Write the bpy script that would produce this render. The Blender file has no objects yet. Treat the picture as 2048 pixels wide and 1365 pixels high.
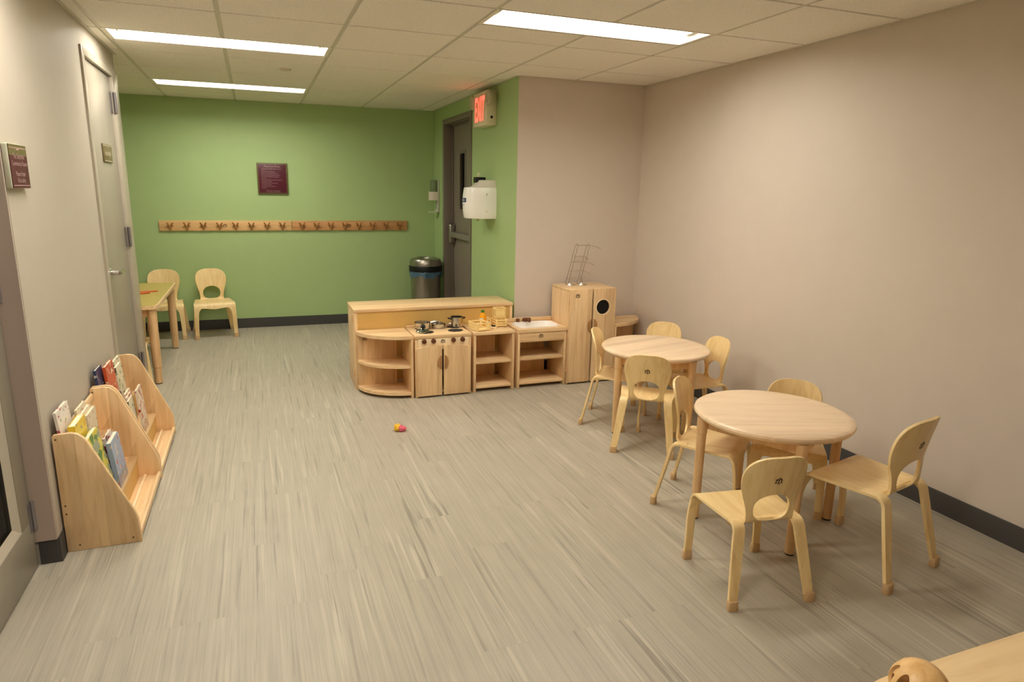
import bpy, bmesh, math, random
from mathutils import Vector, Matrix
random.seed(7)
PI = math.pi
SC = bpy.context.scene
COL = SC.collection
H = 2.265                                    # ceiling height, metres

# ------------------------------------------------------------------ materials
def lin(r, g, b):
    f = lambda c: (c/255/12.92) if c <= 10 else ((c/255+0.055)/1.055)**2.4
    return (f(r), f(g), f(b), 1)

def new_mat(name):
    m = bpy.data.materials.new(name); m.use_nodes = True
    nt = m.node_tree; b = nt.nodes['Principled BSDF']
    return m, nt, b

def N(nt, t, **kw):
    n = nt.nodes.new(t)
    for k, v in kw.items():
        if k.startswith('i_'):
            key = k[2:]; key = int(key) if key.isdigit() else key
            n.inputs[key].default_value = v
        else: setattr(n, k, v)
    return n

def L(nt, a, b): nt.links.new(a, b)

def math_(nt, op, a, b=None):
    n = N(nt, 'ShaderNodeMath', operation=op)
    for i, v in enumerate((a, b)):
        if v is None: continue
        if hasattr(v, 'is_output'): L(nt, v, n.inputs[i])
        else: n.inputs[i].default_value = v
    return n.outputs[0]

def ramp(nt, fac, stops, interp='LINEAR'):
    n = N(nt, 'ShaderNodeValToRGB'); n.color_ramp.interpolation = interp
    e = n.color_ramp.elements
    while len(e) < len(stops): e.new(0.5)
    for i, (p, c) in enumerate(stops):
        e[i].position = p; e[i].color = c if len(c) == 4 else (*c, 1)
    L(nt, fac, n.inputs[0]); return n.outputs[0]

def mixc(nt, fac, a, b, mode='MIX'):
    n = N(nt, 'ShaderNodeMix', data_type='RGBA', blend_type=mode)
    for i, v in ((0, fac), (6, a), (7, b)):
        if hasattr(v, 'is_output'): L(nt, v, n.inputs[i])
        else: n.inputs[i].default_value = v
    return n.outputs[2]

def plain(name, col, rough=0.5, metal=0.0, noise=0.0, nscale=40, bump=0.0, spec=0.5, **kw):
    m, nt, b = new_mat(name)
    b.inputs['Base Color'].default_value = col
    b.inputs['Roughness'].default_value = rough
    b.inputs['Metallic'].default_value = metal
    b.inputs['Specular IOR Level'].default_value = spec
    if noise or bump:
        tc = N(nt, 'ShaderNodeTexCoord')
        nz = N(nt, 'ShaderNodeTexNoise', i_Scale=nscale, i_Detail=4.0)
        L(nt, tc.outputs['Object'], nz.inputs['Vector'])
        if noise:
            d = tuple(c*(1-noise) for c in col[:3]); u = tuple(min(1, c*(1+noise)) for c in col[:3])
            L(nt, ramp(nt, nz.outputs[0], [(0.3, d), (0.7, u)]), b.inputs['Base Color'])
        if bump:
            bp = N(nt, 'ShaderNodeBump', i_Strength=bump, i_Distance=0.002)
            L(nt, nz.outputs[0], bp.inputs['Height']); L(nt, bp.outputs[0], b.inputs['Normal'])
    for k, v in kw.items(): b.inputs[k].default_value = v
    return m

def wood(name, light, dark, axis='X', pw=0.0, paxis='Y', rough=0.38, var=0.10, gs=1.0):
    """maple-like grain along one axis, optional glued strips of width pw along paxis"""
    m, nt, b = new_mat(name)
    tc = N(nt, 'ShaderNodeTexCoord'); oi = N(nt, 'ShaderNodeObjectInfo')
    sep = N(nt, 'ShaderNodeSeparateXYZ'); L(nt, tc.outputs['Object'], sep.inputs[0])
    s = {'X': (3, 38, 38), 'Y': (38, 3, 38), 'Z': (38, 38, 3)}[axis]
    mp = N(nt, 'ShaderNodeMapping'); mp.inputs['Scale'].default_value = [v*gs for v in s]
    L(nt, tc.outputs['Object'], mp.inputs['Vector'])
    w = math_(nt, 'MULTIPLY', oi.outputs['Random'], 37.0)
    tone = None
    if pw:
        q = math_(nt, 'FLOOR', math_(nt, 'DIVIDE', sep.outputs[paxis], pw))
        wn = N(nt, 'ShaderNodeTexWhiteNoise', noise_dimensions='2D')
        cb = N(nt, 'ShaderNodeCombineXYZ'); L(nt, q, cb.inputs[0]); L(nt, w, cb.inputs[1])
        L(nt, cb.outputs[0], wn.inputs['Vector']); tone = wn.outputs['Value']
        w = math_(nt, 'ADD', w, math_(nt, 'MULTIPLY', q, 3.7))
    nz = N(nt, 'ShaderNodeTexNoise', noise_dimensions='4D', i_Scale=1.0, i_Detail=5.0, i_Roughness=0.6, i_Distortion=0.6)
    L(nt, mp.outputs[0], nz.inputs['Vector']); L(nt, w, nz.inputs['W'])
    c = ramp(nt, nz.outputs[0], [(0.28, dark), (0.55, light), (0.8, tuple(min(1, v*1.06) for v in light[:3]))])
    if tone is not None:
        t2 = ramp(nt, tone, [(0.0, (1-var*1.6, 1-var*1.9, 1-var*2.2)), (0.55, (1, 1, 1)), (1.0, (1+var*.4, 1+var*.35, 1+var*.3))])
        c = mixc(nt, 1.0, c, t2, 'MULTIPLY')
    L(nt, c, b.inputs['Base Color'])
    b.inputs['Roughness'].default_value = rough
    b.inputs['Specular IOR Level'].default_value = 0.4
    return m

M = {}
PLY_L, PLY_D = lin(243, 215, 158), lin(228, 193, 130)
MAP_L, MAP_D = lin(236, 204, 158), lin(216, 177, 128)
M['ply_seat']  = wood('ply_seat',  PLY_L, PLY_D, 'Y', rough=0.33)
M['ply_back']  = wood('ply_back',  PLY_L, PLY_D, 'Z', rough=0.33)
M['ply_edge']  = wood('ply_edge', lin(226, 190, 134), lin(196, 152, 96), 'Z')
M['cap']       = plain('tan_rubber', lin(203, 169, 124), 0.55, noise=0.05)
M['table_top'] = wood('maple_table_top', lin(240, 214, 182), lin(226, 194, 156), 'X', pw=0.062, paxis='Y', rough=0.3, var=0.10)
M['maple_x']   = wood('maple_x', MAP_L, MAP_D, 'X', pw=0.07, paxis='Y', var=0.08)
M['maple_z']   = wood('maple_z', MAP_L, MAP_D, 'Z', pw=0.075, paxis='X', var=0.09)
M['maple_zy']  = wood('maple_zy', MAP_L, MAP_D, 'Z', pw=0.075, paxis='Y', var=0.09)
M['maple_y']   = wood('maple_y', MAP_L, MAP_D, 'Y', pw=0.07, paxis='X', var=0.08)
M['maple_leg'] = wood('maple_leg', lin(226, 188, 140), lin(203, 160, 110), 'Z')
M['ply_panel'] = plain('yellow_plywood_panel', lin(214, 176, 104), 0.45, noise=0.05, nscale=6)
M['light_strip'] = wood('pale_maple', lin(248, 224, 186), lin(236, 206, 164), 'Z')
M['crate_wood'] = wood('pale_yellow_wood', lin(248, 222, 156), lin(236, 204, 132), 'X')
M['brown']     = wood('brown_stained_wood', lin(104, 60, 36), lin(72, 38, 22), 'X')
M['handle']    = wood('brown_wood_grip_shade', lin(178, 134, 86), lin(146, 104, 62), 'Z')  # brown wood; on the play doors it paints the shade of recessed grips
M['burn']      = plain('burnt_mark', lin(70, 42, 22), 0.8)
M['black']     = plain('black_plastic', lin(16, 15, 14), 0.5, spec=0.3)
M['burner']    = plain('black_burner', lin(34, 28, 26), 0.6)
M['steel']     = plain('polished_steel', lin(205, 203, 198), 0.16, 1.0)
M['brushed']   = plain('brushed_steel', lin(168, 163, 154), 0.3, 1.0)
M['chrome']    = plain('chrome', lin(215, 212, 208), 0.14, 1.0)
M['white']     = plain('white_plastic', lin(245, 243, 238), 0.25)
M['basin']     = plain('white_basin', lin(243, 238, 232), 0.22)
M['charcoal']  = plain('charcoal_rubber', lin(66, 64, 62), 0.5)
M['glasslens'] = None

def wall_mat(name, col, bump=0.12):
    return plain(name, col, 0.55, noise=0.012, nscale=9, bump=0)
M['taupe']  = wall_mat('taupe_paint', lin(211, 199, 186))
M['cream']  = wall_mat('cream_paint', lin(187, 178, 163))
M['green']  = wall_mat('green_paint', lin(168, 194, 134))
M['frame_taupe'] = plain('taupe_metal_paint', lin(122, 112, 101), 0.4)
M['frame_pale'] = plain('pale_metal_paint', lin(178, 169, 152), 0.32)
M['leaf_pale'] = plain('pale_door_paint', lin(158, 150, 135), 0.36)
M['leaf_gray'] = plain('grey_metal_paint', lin(142, 136, 121), 0.38)
M['hinge'] = plain('hinge_steel', lin(140, 134, 136), 0.35, 0.6)

def floor_mat():
    m, nt, b = new_mat('striated_vinyl')
    tc = N(nt, 'ShaderNodeTexCoord'); sep = N(nt, 'ShaderNodeSeparateXYZ')
    L(nt, tc.outputs['Object'], sep.inputs[0]); x, y = sep.outputs[0], sep.outputs[1]
    ix = math_(nt, 'FLOOR', math_(nt, 'DIVIDE', math_(nt, 'ADD', x, 0.05), 0.1524))
    w1 = N(nt, 'ShaderNodeTexWhiteNoise', noise_dimensions='1D'); L(nt, ix, w1.inputs['W'])
    yy = math_(nt, 'ADD', math_(nt, 'DIVIDE', y, 0.914), math_(nt, 'MULTIPLY', math_(nt, 'FLOOR', math_(nt, 'MULTIPLY', w1.outputs['Value'], 6.0)), 0.1667))
    iy = math_(nt, 'FLOOR', yy)
    cb = N(nt, 'ShaderNodeCombineXYZ'); L(nt, ix, cb.inputs[0]); L(nt, iy, cb.inputs[1])
    w2 = N(nt, 'ShaderNodeTexWhiteNoise', noise_dimensions='2D'); L(nt, cb.outputs[0], w2.inputs['Vector'])
    r = math_(nt, 'MULTIPLY', w2.outputs['Value'], 61.0)
    def streak(sx, sy, det, off):
        mp = N(nt, 'ShaderNodeMapping'); mp.inputs['Scale'].default_value = (sx, sy, 1)
        L(nt, tc.outputs['Object'], mp.inputs['Vector'])
        n = N(nt, 'ShaderNodeTexNoise', noise_dimensions='4D', i_Scale=1.0, i_Detail=det, i_Roughness=0.55, i_Distortion=0.15)
        L(nt, mp.outputs[0], n.inputs['Vector']); L(nt, math_(nt, 'ADD', r, off), n.inputs['W'])
        return n.outputs[0]
    base, dark, lite, pale = lin(172, 164, 147), lin(130, 123, 110), lin(191, 183, 165), lin(180, 172, 155)
    fine = ramp(nt, streak(150, 2.2, 3, 0), [(0.3, lin(161, 154, 140)), (0.5, base), (0.72, pale)])
    dk = ramp(nt, streak(52, 1.5, 3, 9.0), [(0.565, (0, 0, 0)), (0.66, (0.72, 0.72, 0.72))])
    lt = ramp(nt, streak(44, 1.2, 2, 19.0), [(0.56, (0, 0, 0)), (0.64, (0.85, 0.85, 0.85))])
    amt = ramp(nt, w2.outputs['Value'], [(0.2, (0.45, 0.45, 0.45)), (0.9, (1, 1, 1))])
    c = mixc(nt, math_(nt, 'MULTIPLY', dk, amt), fine, dark)
    c = mixc(nt, math_(nt, 'MULTIPLY', lt, amt), c, lite)
    mott = N(nt, 'ShaderNodeTexNoise', i_Scale=7.0, i_Detail=2.0); L(nt, tc.outputs['Object'], mott.inputs['Vector'])
    c = mixc(nt, 1.0, c, ramp(nt, mott.outputs[0], [(0.3, (0.97, 0.97, 0.97)), (0.7, (1.02, 1.02, 1.02))]), 'MULTIPLY')
    # plank seams: hairline at ends
    fy = math_(nt, 'FRACT', yy)
    sm = math_(nt, 'LESS_THAN', math_(nt, 'MINIMUM', fy, math_(nt, 'SUBTRACT', 1.0, fy)), 0.0011)
    c = mixc(nt, math_(nt, 'MULTIPLY', sm, 0.22), c, lin(150, 142, 126))
    # small red scuffs
    vo = N(nt, 'ShaderNodeTexVoronoi', i_Scale=2.3); L(nt, tc.outputs['Object'], vo.inputs['Vector'])
    n2 = N(nt, 'ShaderNodeTexNoise', i_Scale=90.0); L(nt, tc.outputs['Object'], n2.inputs['Vector'])
    sc = math_(nt, 'MULTIPLY', math_(nt, 'LESS_THAN', vo.outputs['Distance'], 0.035), math_(nt, 'GREATER_THAN', n2.outputs[0], 0.6))
    c = mixc(nt, math_(nt, 'MULTIPLY', sc, 0.4), c, lin(180, 90, 70))
    L(nt, c, b.inputs['Base Color'])
    b.inputs['Roughness'].default_value = 0.42
    b.inputs['Specular IOR Level'].default_value = 0.35
    return m
M['floor'] = floor_mat()

def ceiling_mat():
    m, nt, b = new_mat('fissured_ceiling_tile')
    tc = N(nt, 'ShaderNodeTexCoord')
    n = N(nt, 'ShaderNodeTexNoise', i_Scale=150.0, i_Detail=3.0); L(nt, tc.outputs['Object'], n.inputs['Vector'])
    L(nt, ramp(nt, n.outputs[0], [(0.33, lin(216, 211, 200)), (0.42, lin(240, 236, 226)), (0.7, lin(244, 240, 231))]), b.inputs['Base Color'])
    b.inputs['Roughness'].default_value = 0.9
    b.inputs['Specular IOR Level'].default_value = 0.1
    bp = N(nt, 'ShaderNodeBump', i_Strength=0.25, i_Distance=0.002)
    L(nt, n.outputs[0], bp.inputs['Height']); L(nt, bp.outputs[0], b.inputs['Normal'])
    return m
M['ceil'] = ceiling_mat()
M['tbar'] = plain('grey_grid_metal', lin(206, 201, 186), 0.5)
M['troffer'] = plain('white_troffer_metal', lin(235, 230, 215), 0.35)

def emit(name, col, s):
    m, nt, b = new_mat(name)
    b.inputs['Base Color'].default_value = (0.8, 0.8, 0.8, 1)
    b.inputs['Emission Color'].default_value = col
    b.inputs['Emission Strength'].default_value = s
    return m
LIGHT = (1.0, 0.95, 0.85, 1)
M['lens'] = emit('fluorescent_lens', LIGHT, 14.0)
M['exit_red'] = emit('exit_red', (1.0, 0.022, 0.016, 1), 1.2)

def clear(name, tint=(1, 1, 1, 1), rough=0.05, gloss=0.08, body=None, amount=0.0):
    """thin clear sheet: transparent with a faint gloss, optionally part opaque"""
    m, nt, b = new_mat(name); out = nt.nodes['Material Output']
    tr = N(nt, 'ShaderNodeBsdfTransparent'); tr.inputs[0].default_value = tint
    gl = N(nt, 'ShaderNodeBsdfGlossy'); gl.inputs['Roughness'].default_value = rough
    fr = N(nt, 'ShaderNodeLayerWeight'); fr.inputs[0].default_value = .25
    mx = N(nt, 'ShaderNodeMixShader'); L(nt, math_(nt, 'ADD', math_(nt, 'MULTIPLY', fr.outputs['Fresnel'], .15), gloss), mx.inputs[0])
    L(nt, tr.outputs[0], mx.inputs[1]); L(nt, gl.outputs[0], mx.inputs[2]); last = mx.outputs[0]
    if amount:
        b.inputs['Base Color'].default_value = body; b.inputs['Roughness'].default_value = .35
        m2 = N(nt, 'ShaderNodeMixShader'); m2.inputs[0].default_value = amount
        L(nt, last, m2.inputs[1]); L(nt, b.outputs[0], m2.inputs[2]); last = m2.outputs[0]
    L(nt, last, out.inputs['Surface']); return m
M['acrylic'] = clear('clear_acrylic', (0.98, 0.975, 0.965, 1), gloss=.03)
M['dark_glass'] = clear('dark_glass', (0.55, 0.60, 0.60, 1), gloss=.05)
M['film'] = clear('blue_bag_film', (0.5, 0.68, 0.85, 1), .25, .1, lin(92, 140, 180), .45)

# ------------------------------------------------------------------ mesh helpers
def B(): return bmesh.new()

def box(bm, x0, x1, y0, y1, z0, z1, bev=0.0, seg=2):
    vs = [bm.verts.new((x, y, z)) for x in (x0, x1) for y in (y0, y1) for z in (z0, z1)]
    F = [(0, 1, 3, 2), (4, 6, 7, 5), (0, 4, 5, 1), (2, 3, 7, 6), (0, 2, 6, 4), (1, 5, 7, 3)]
    fs = [bm.faces.new([vs[i] for i in f]) for f in F]
    if bev:
        es = list({e for f in fs for e in f.edges})
        bmesh.ops.bevel(bm, geom=es, offset=bev, segments=seg, affect='EDGES', profile=0.5)
    return vs

def prism(bm, pts, axis, a, b, bev=0.0, seg=2):
    """extrude a 2-D outline along axis ('X': pts are (y,z), 'Y': (x,z), 'Z': (x,y)) from a to b"""
    def P(p, t):
        return {'X': (t, p[0], p[1]), 'Y': (p[0], t, p[1]), 'Z': (p[0], p[1], t)}[axis]
    n = len(pts)
    A = [bm.verts.new(P(p, a)) for p in pts]; Bv = [bm.verts.new(P(p, b)) for p in pts]
    f1 = bm.faces.new(A); f2 = bm.faces.new(Bv[::-1])
    for i in range(n):
        bm.faces.new((A[(i+1) % n], A[i], Bv[i], Bv[(i+1) % n]))
    if bev:
        es = list(f1.edges)+list(f2.edges)
        bmesh.ops.bevel(bm, geom=es, offset=bev, segments=seg, affect='EDGES', profile=0.5)

def lathe(bm, prof, n=24, c=(0, 0, 0), sx=1.0, sy=1.0, cap=True):
    rings = []
    for r, z in prof:
        if r < 1e-6: rings.append([bm.verts.new((c[0], c[1], c[2]+z))])
        else: rings.append([bm.verts.new((c[0]+sx*r*math.cos(2*PI*i/n), c[1]+sy*r*math.sin(2*PI*i/n), c[2]+z)) for i in range(n)])
    for A, Bv in zip(rings, rings[1:]):
        for i in range(n):
            j = (i+1) % n
            if len(A) == 1 and len(Bv) == 1: continue
            if len(A) == 1: bm.faces.new((A[0], Bv[j], Bv[i]))
            elif len(Bv) == 1: bm.faces.new((A[i], A[j], Bv[0]))
            else: bm.faces.new((A[i], A[j], Bv[j], Bv[i]))
    if cap:
        if len(rings[0]) > 1: bm.faces.new(rings[0][::-1])
        if len(rings[-1]) > 1: bm.faces.new(rings[-1])

def tube(bm, pts, r, n=8, caps=True, flat=1.0):
    pts = [Vector(p) for p in pts]; rings = []
    rr = r if isinstance(r, (list, tuple)) else [r]*len(pts)
    up = None
    for i, p in enumerate(pts):
        d = (pts[min(i+1, len(pts)-1)]-pts[max(i-1, 0)]).normalized()
        if up is None:
            up = Vector((0, 0, 1)) if abs(d.z) < 0.9 else Vector((1, 0, 0))
        s = d.cross(up).normalized(); u = s.cross(d).normalized(); up = u
        rings.append([bm.verts.new(p+rr[i]*(math.cos(2*PI*k/n)*s*flat+math.sin(2*PI*k/n)*u)) for k in range(n)])
    for A, Bv in zip(rings, rings[1:]):
        for k in range(n):
            j = (k+1) % n; bm.faces.new((A[k], A[j], Bv[j], Bv[k]))
    if caps:
        bm.faces.new(rings[0][::-1]); bm.faces.new(rings[-1])

def thicken(bm, P, faces, t, bev=0.0):
    """turn an open sheet (points, quads) into a solid of thickness t with eased rims"""
    P = [Vector(p) for p in P]; nor = [Vector() for _ in P]
    for f in faces:
        a = Vector()
        for i in range(1, len(f)-1): a += (P[f[i]]-P[f[0]]).cross(P[f[i+1]]-P[f[0]])
        for i in f: nor[i] += a
    T, Bt = [], []
    for p, n in zip(P, nor):
        n = n.normalized() if n.length > 0 else Vector((0, 0, 1))
        T.append(bm.verts.new(p+n*t/2)); Bt.append(bm.verts.new(p-n*t/2))
    cnt = {}
    for f in faces:
        for a, b in zip(f, f[1:]+f[:1]): cnt.setdefault((min(a, b), max(a, b)), []).append((a, b))
    for f in faces:
        bm.faces.new([T[i] for i in f]); bm.faces.new([Bt[i] for i in f[::-1]])
    rim = []
    for k, u in cnt.items():
        if len(u) == 1:
            a, b = u[0]; rf = bm.faces.new((T[b], T[a], Bt[a], Bt[b]))
            rim += [e for e in rf.edges if {e.verts[0], e.verts[1]} in ({T[a], T[b]}, {Bt[a], Bt[b]})]
    if bev: bmesh.ops.bevel(bm, geom=list(set(rim)), offset=bev, segments=2, affect='EDGES', profile=0.5, clamp_overlap=True)

def grid_sheet(bm, rows, t, bev=0.0):
    n = len(rows[0]); P = [p for r in rows for p in r]; F = []
    for i in range(len(rows)-1):
        for j in range(n-1): F.append((i*n+j, i*n+j+1, (i+1)*n+j+1, (i+1)*n+j))
    thicken(bm, P, [tuple(f) for f in F], t, bev)

def plate_hole(bm, rect, hole, z0, z1, axis='Z'):
    """rectangular plate with a hole; hole is a list of points round its centre"""
    x0, x1, y0, y1 = rect; cx = sum(p[0] for p in hole)/len(hole); cy = sum(p[1] for p in hole)/len(hole)
    for c in ((x0, y0), (x1, y0), (x1, y1), (x0, y1)): pass
    def hit(p):
        dx, dy = p[0]-cx, p[1]-cy; ts = []
        if dx > 1e-9: ts.append((x1-cx)/dx)
        if dx < -1e-9: ts.append((x0-cx)/dx)
        if dy > 1e-9: ts.append((y1-cy)/dy)
        if dy < -1e-9: ts.append((y0-cy)/dy)
        t = min(ts); return [cx+dx*t, cy+dy*t]
    out = [hit(p) for p in hole]
    for c in ((x0, y0), (x1, y0), (x1, y1), (x0, y1)):
        k = min(range(len(out)), key=lambda i: (out[i][0]-c[0])**2+(out[i][1]-c[1])**2); out[k] = list(c)
    def Q(p, z): return {'Z': (p[0], p[1], z), 'Y': (p[0], z, p[1]), 'X': (z, p[0], p[1])}[axis]
    n = len(hole)
    R = [[bm.verts.new(Q(p, z)) for p in src] for src, z in ((out, z0), (out, z1), (hole, z1), (hole, z0))]
    for a in range(4):
        A, Bv = R[a], R[(a+1) % 4]
        for i in range(n): bm.faces.new((A[i], A[(i+1) % n], Bv[(i+1) % n], Bv[i]))

def link(name, bm, m, parent=None, sharp=35, loc=None):
    bmesh.ops.recalc_face_normals(bm, faces=bm.faces)
    me = bpy.data.meshes.new(name); bm.to_mesh(me); bm.free()
    for p in me.polygons: p.use_smooth = True
    me.set_sharp_from_angle(angle=math.radians(sharp))
    me.materials.append(M[m] if isinstance(m, str) else m)
    o = bpy.data.objects.new(name, me); COL.objects.link(o)
    if parent: o.parent = parent
    if loc: o.location = loc
    return o

def tag(o, label, cat, group=None):
    o['label'] = label; o['category'] = cat
    if group: o['group'] = group
    return o

def thing(name, label, cat, loc=(0, 0, 0), rz=0.0, group=None, rot=None):
    o = bpy.data.objects.new(name, None); COL.objects.link(o); o.empty_display_size = 0.05
    o.location = loc; o.rotation_euler = rot if rot else (0, 0, rz)
    return tag(o, label, cat, group)

def struct(name, bm, m, parent=None):
    o = link(name, bm, m, parent)
    if not parent: o['kind'] = 'structure'
    return o

def sroot(name):
    o = bpy.data.objects.new(name, None); COL.objects.link(o); o['kind'] = 'structure'; return o

def dup(root, loc, rot, label, group=None, scale=None, skip=()):
    r = root.copy(); COL.objects.link(r); r.location = loc
    r.rotation_euler = rot if isinstance(rot, (tuple, list)) else (0, 0, rot)
    r['label'] = label
    if group: r['group'] = group
    if scale: r.scale = (scale,)*3
    for ch in list(root.children):
        if ch.name.split('.')[0] in skip: continue
        c = ch.copy(); COL.objects.link(c); c.parent = r
        for g in list(ch.children):
            d = g.copy(); COL.objects.link(d); d.parent = c
    return r

def text_mesh(body, size, align='CENTER', sx=1.0, bold=0.0):
    cu = bpy.data.curves.new('lettering', 'FONT'); cu.body = body; cu.size = size
    cu.align_x = align; cu.align_y = 'CENTER'; cu.offset = bold; cu.resolution_u = 3
    ob = bpy.data.objects.new('lettering', cu); COL.objects.link(ob)
    bpy.context.view_layer.update()
    me = bpy.data.meshes.new_from_object(ob.evaluated_get(bpy.context.evaluated_depsgraph_get()))
    bpy.data.objects.remove(ob); bpy.data.curves.remove(cu)
    for v in me.vertices: v.co.x *= sx
    return me

def lettering(name, lines, mat, parent, frame):
    """lines: (text, u, v, size, align, sx); frame maps (u, v) on the sign face to a 3-D point"""
    bm = B()
    for body, u, v, size, al, sx in lines:
        me = text_mesh(body, size, al, sx, .006 if body == 'EXIT' else 0)
        for vx in me.vertices: vx.co = Vector(frame(u+vx.co.x, v+vx.co.y))
        bm.from_mesh(me); bpy.data.meshes.remove(me)
    return link(name, bm, mat, parent)

def emblem(bm, frame, s):
    """little burnt mark: three dancing figures"""
    for cx, lean, k in ((-0.34, 0.10, 0.9), (0.0, -0.05, 1.1), (0.34, -0.14, 0.85)):
        def f(u, v): return frame((cx+u)*s, v*s*k)
        hd = [f(0.075*math.cos(a)+lean, 0.34+0.085*math.sin(a)) for a in [2*PI*i/8 for i in range(8)]]
        bm.faces.new([bm.verts.new(p) for p in hd])
        def stroke(p, q, w=0.035):
            d = Vector((q[0]-p[0], q[1]-p[1])); n = Vector((-d.y, d.x)).normalized()*w
            bm.faces.new([bm.verts.new(f(*c)) for c in ((p[0]+n.x, p[1]+n.y), (p[0]-n.x, p[1]-n.y), (q[0]-n.x*.6, q[1]-n.y*.6), (q[0]+n.x*.6, q[1]+n.y*.6))])
        stroke((lean*.8, .30), (0, -.05), .085); stroke((0, -.03), (-.13, -.40), .055); stroke((0, -.03), (.10, -.38), .055)
        stroke((lean*.7, .2), (-.17, .08 if k < 1 else .3), .042); stroke((lean*.7, .2), (.17, .26 if k < 1 else .05), .042)

def supel(cx, cy, a, b, n, p=4.0):
    out = []
    for i in range(n):
        t = 2*PI*(i+0.5)/n; c, s = math.cos(t), math.sin(t)
        out.append((cx+a*math.copysign(abs(c)**(2/p), c), cy+b*math.copysign(abs(s)**(2/p), s)))
    return out

# ------------------------------------------------------------------ the room
XL, XR, YB = -0.685, 3.045, 4.12            # left wall face, right wall face, back wall
XG, YA = 1.974, 1.625                       # green side wall face, alcove wall face
YN = -4.75                                  # wall behind the camera
XF = -2.6                                   # far left wall of the green end
bm = B(); box(bm, XF-.15, XR+.15, YN-.15, YB+.25, -0.06, 0); struct('floor', bm, 'floor')

T = 0.6096
fix = [(-1, 2), (-1, 5), (2, 0), (-1, -1), (-1, -4)]      # troffers: cell of their left end
half = {(i+k, j) for i, j in fix for k in (0, 1)}
bm = B()
for i in range(-5, 6):
    for j in range(-8, 8):
        x0, x1, y0, y1 = i*T+.011, (i+1)*T-.011, j*T+.009, (j+1)*T-.009
        if (i, j) in half: y0 = j*T+.305+.009
        x0 = max(x0, XF); x1 = min(x1, XR); y0 = max(y0, YN); y1 = min(y1, YB+.06)
        if x1-x0 < .02 or y1-y0 < .02: continue
        box(bm, x0, x1, y0, y1, H-.004, H+.014, 0.002, 1)
ceil = struct('ceiling', bm, 'ceil')
bm = B()
for i in range(-4, 5):
    cuts = sorted((j*T, j*T+.305) for a, j in fix if a+1 == i); y = YN
    for c0_, c1_ in cuts+[(YB+.06, 0)]:
        box(bm, i*T-.012, i*T+.012, y, c0_, H+.0005, H+.01); y = c1_
for j in range(-7, 7): box(bm, XF, XR, j*T-.012, j*T+.012, H+.0085, H+.0125)
for i, j in fix: box(bm, i*T, i*T+2*T, j*T+.293, j*T+.317, H+.0085, H+.0125)
link('ceiling_grid', bm, 'tbar', ceil)
bm = B()                                                     # wall angle along the walls
box(bm, XR-.02, XR, YN, YA, H-.006, H+.004); box(bm, XG-.002, XR, YA-.02, YA, H-.006, H+.004)
box(bm, XG-.02, XG, YA, YB, H-.006, H+.004); box(bm, XL, XL+.02, YN, 2.02, H-.006, H+.004)
box(bm, XL-.13, XL+.02, 2.02, 2.04, H-.006, H+.004)
link('wall_angle', bm, 'tbar', ceil)
bm = B()
pl = [bm.verts.new(p) for p in ((XF-.1, YN-.1, H+.16), (XR+.1, YN-.1, H+.16), (XR+.1, YB+.2, H+.16), (XF-.1, YB+.2, H+.16))]
bm.faces.new(pl); link('plenum_deck', bm, 'tbar', ceil)

WT = H+.17
bm = B(); box(bm, XR, XR+.12, YN-.12, YA+.12, 0, WT); struct('wall_right', bm, 'taupe')
bm = B(); box(bm, XG+.001, XR, YA, YA+.12, 0, WT); struct('wall_alcove', bm, 'taupe')
D3 = (2.73, 3.69, 2.135)                    # exit door opening incl. frame
bm = B()
box(bm, XG, XG+.16, YA+.0005, D3[0]+.03, 0, WT); box(bm, XG, XG+.16, D3[1]-.03, YB+.12, 0, WT); box(bm, XG, XG+.16, D3[0]+.03, D3[1]-.03, D3[2]-.03, WT)
struct('wall_side', bm, 'green')
bm = B()
prism(bm, [(XF-.1, 4.12+.02*2.7), (XG+.0, 4.12-.02*XG), (XG, 4.3), (XF-.1, 4.3)], 'Z', 0, WT)
struct('wall_back', bm, 'green')
D2 = (1.05, 2.0, 2.143)
bm = B()
box(bm, XL-.13, XL, -.335, D2[0]+.02, 0, WT); box(bm, XL-.13, XL, D2[0]+.02, 2.02, D2[2]-.02, WT); box(bm, XL-.13, XL, D2[1]-.02, 2.02, 0, D2[2]-.02)
box(bm, XL-.13, XL, -1.36, -.335, 2.16, WT); box(bm, XL-.13, XL, YN-.1, -1.36, 0, WT)
struct('wall_left', bm, 'cream')
bm = B(); box(bm, XF-.12, XF, 2.0, 4.3, 0, WT); struct('wall_far_left', bm, 'green')
bm = B(); box(bm, XF, XL-.13, 1.9, 2.02, 0, WT); struct('wall_return', bm, 'cream')
bm = B(); box(bm, XL-.2, XR+.12, YN-.12, YN, 0, WT); struct('wall_front', bm, 'taupe')

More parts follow.
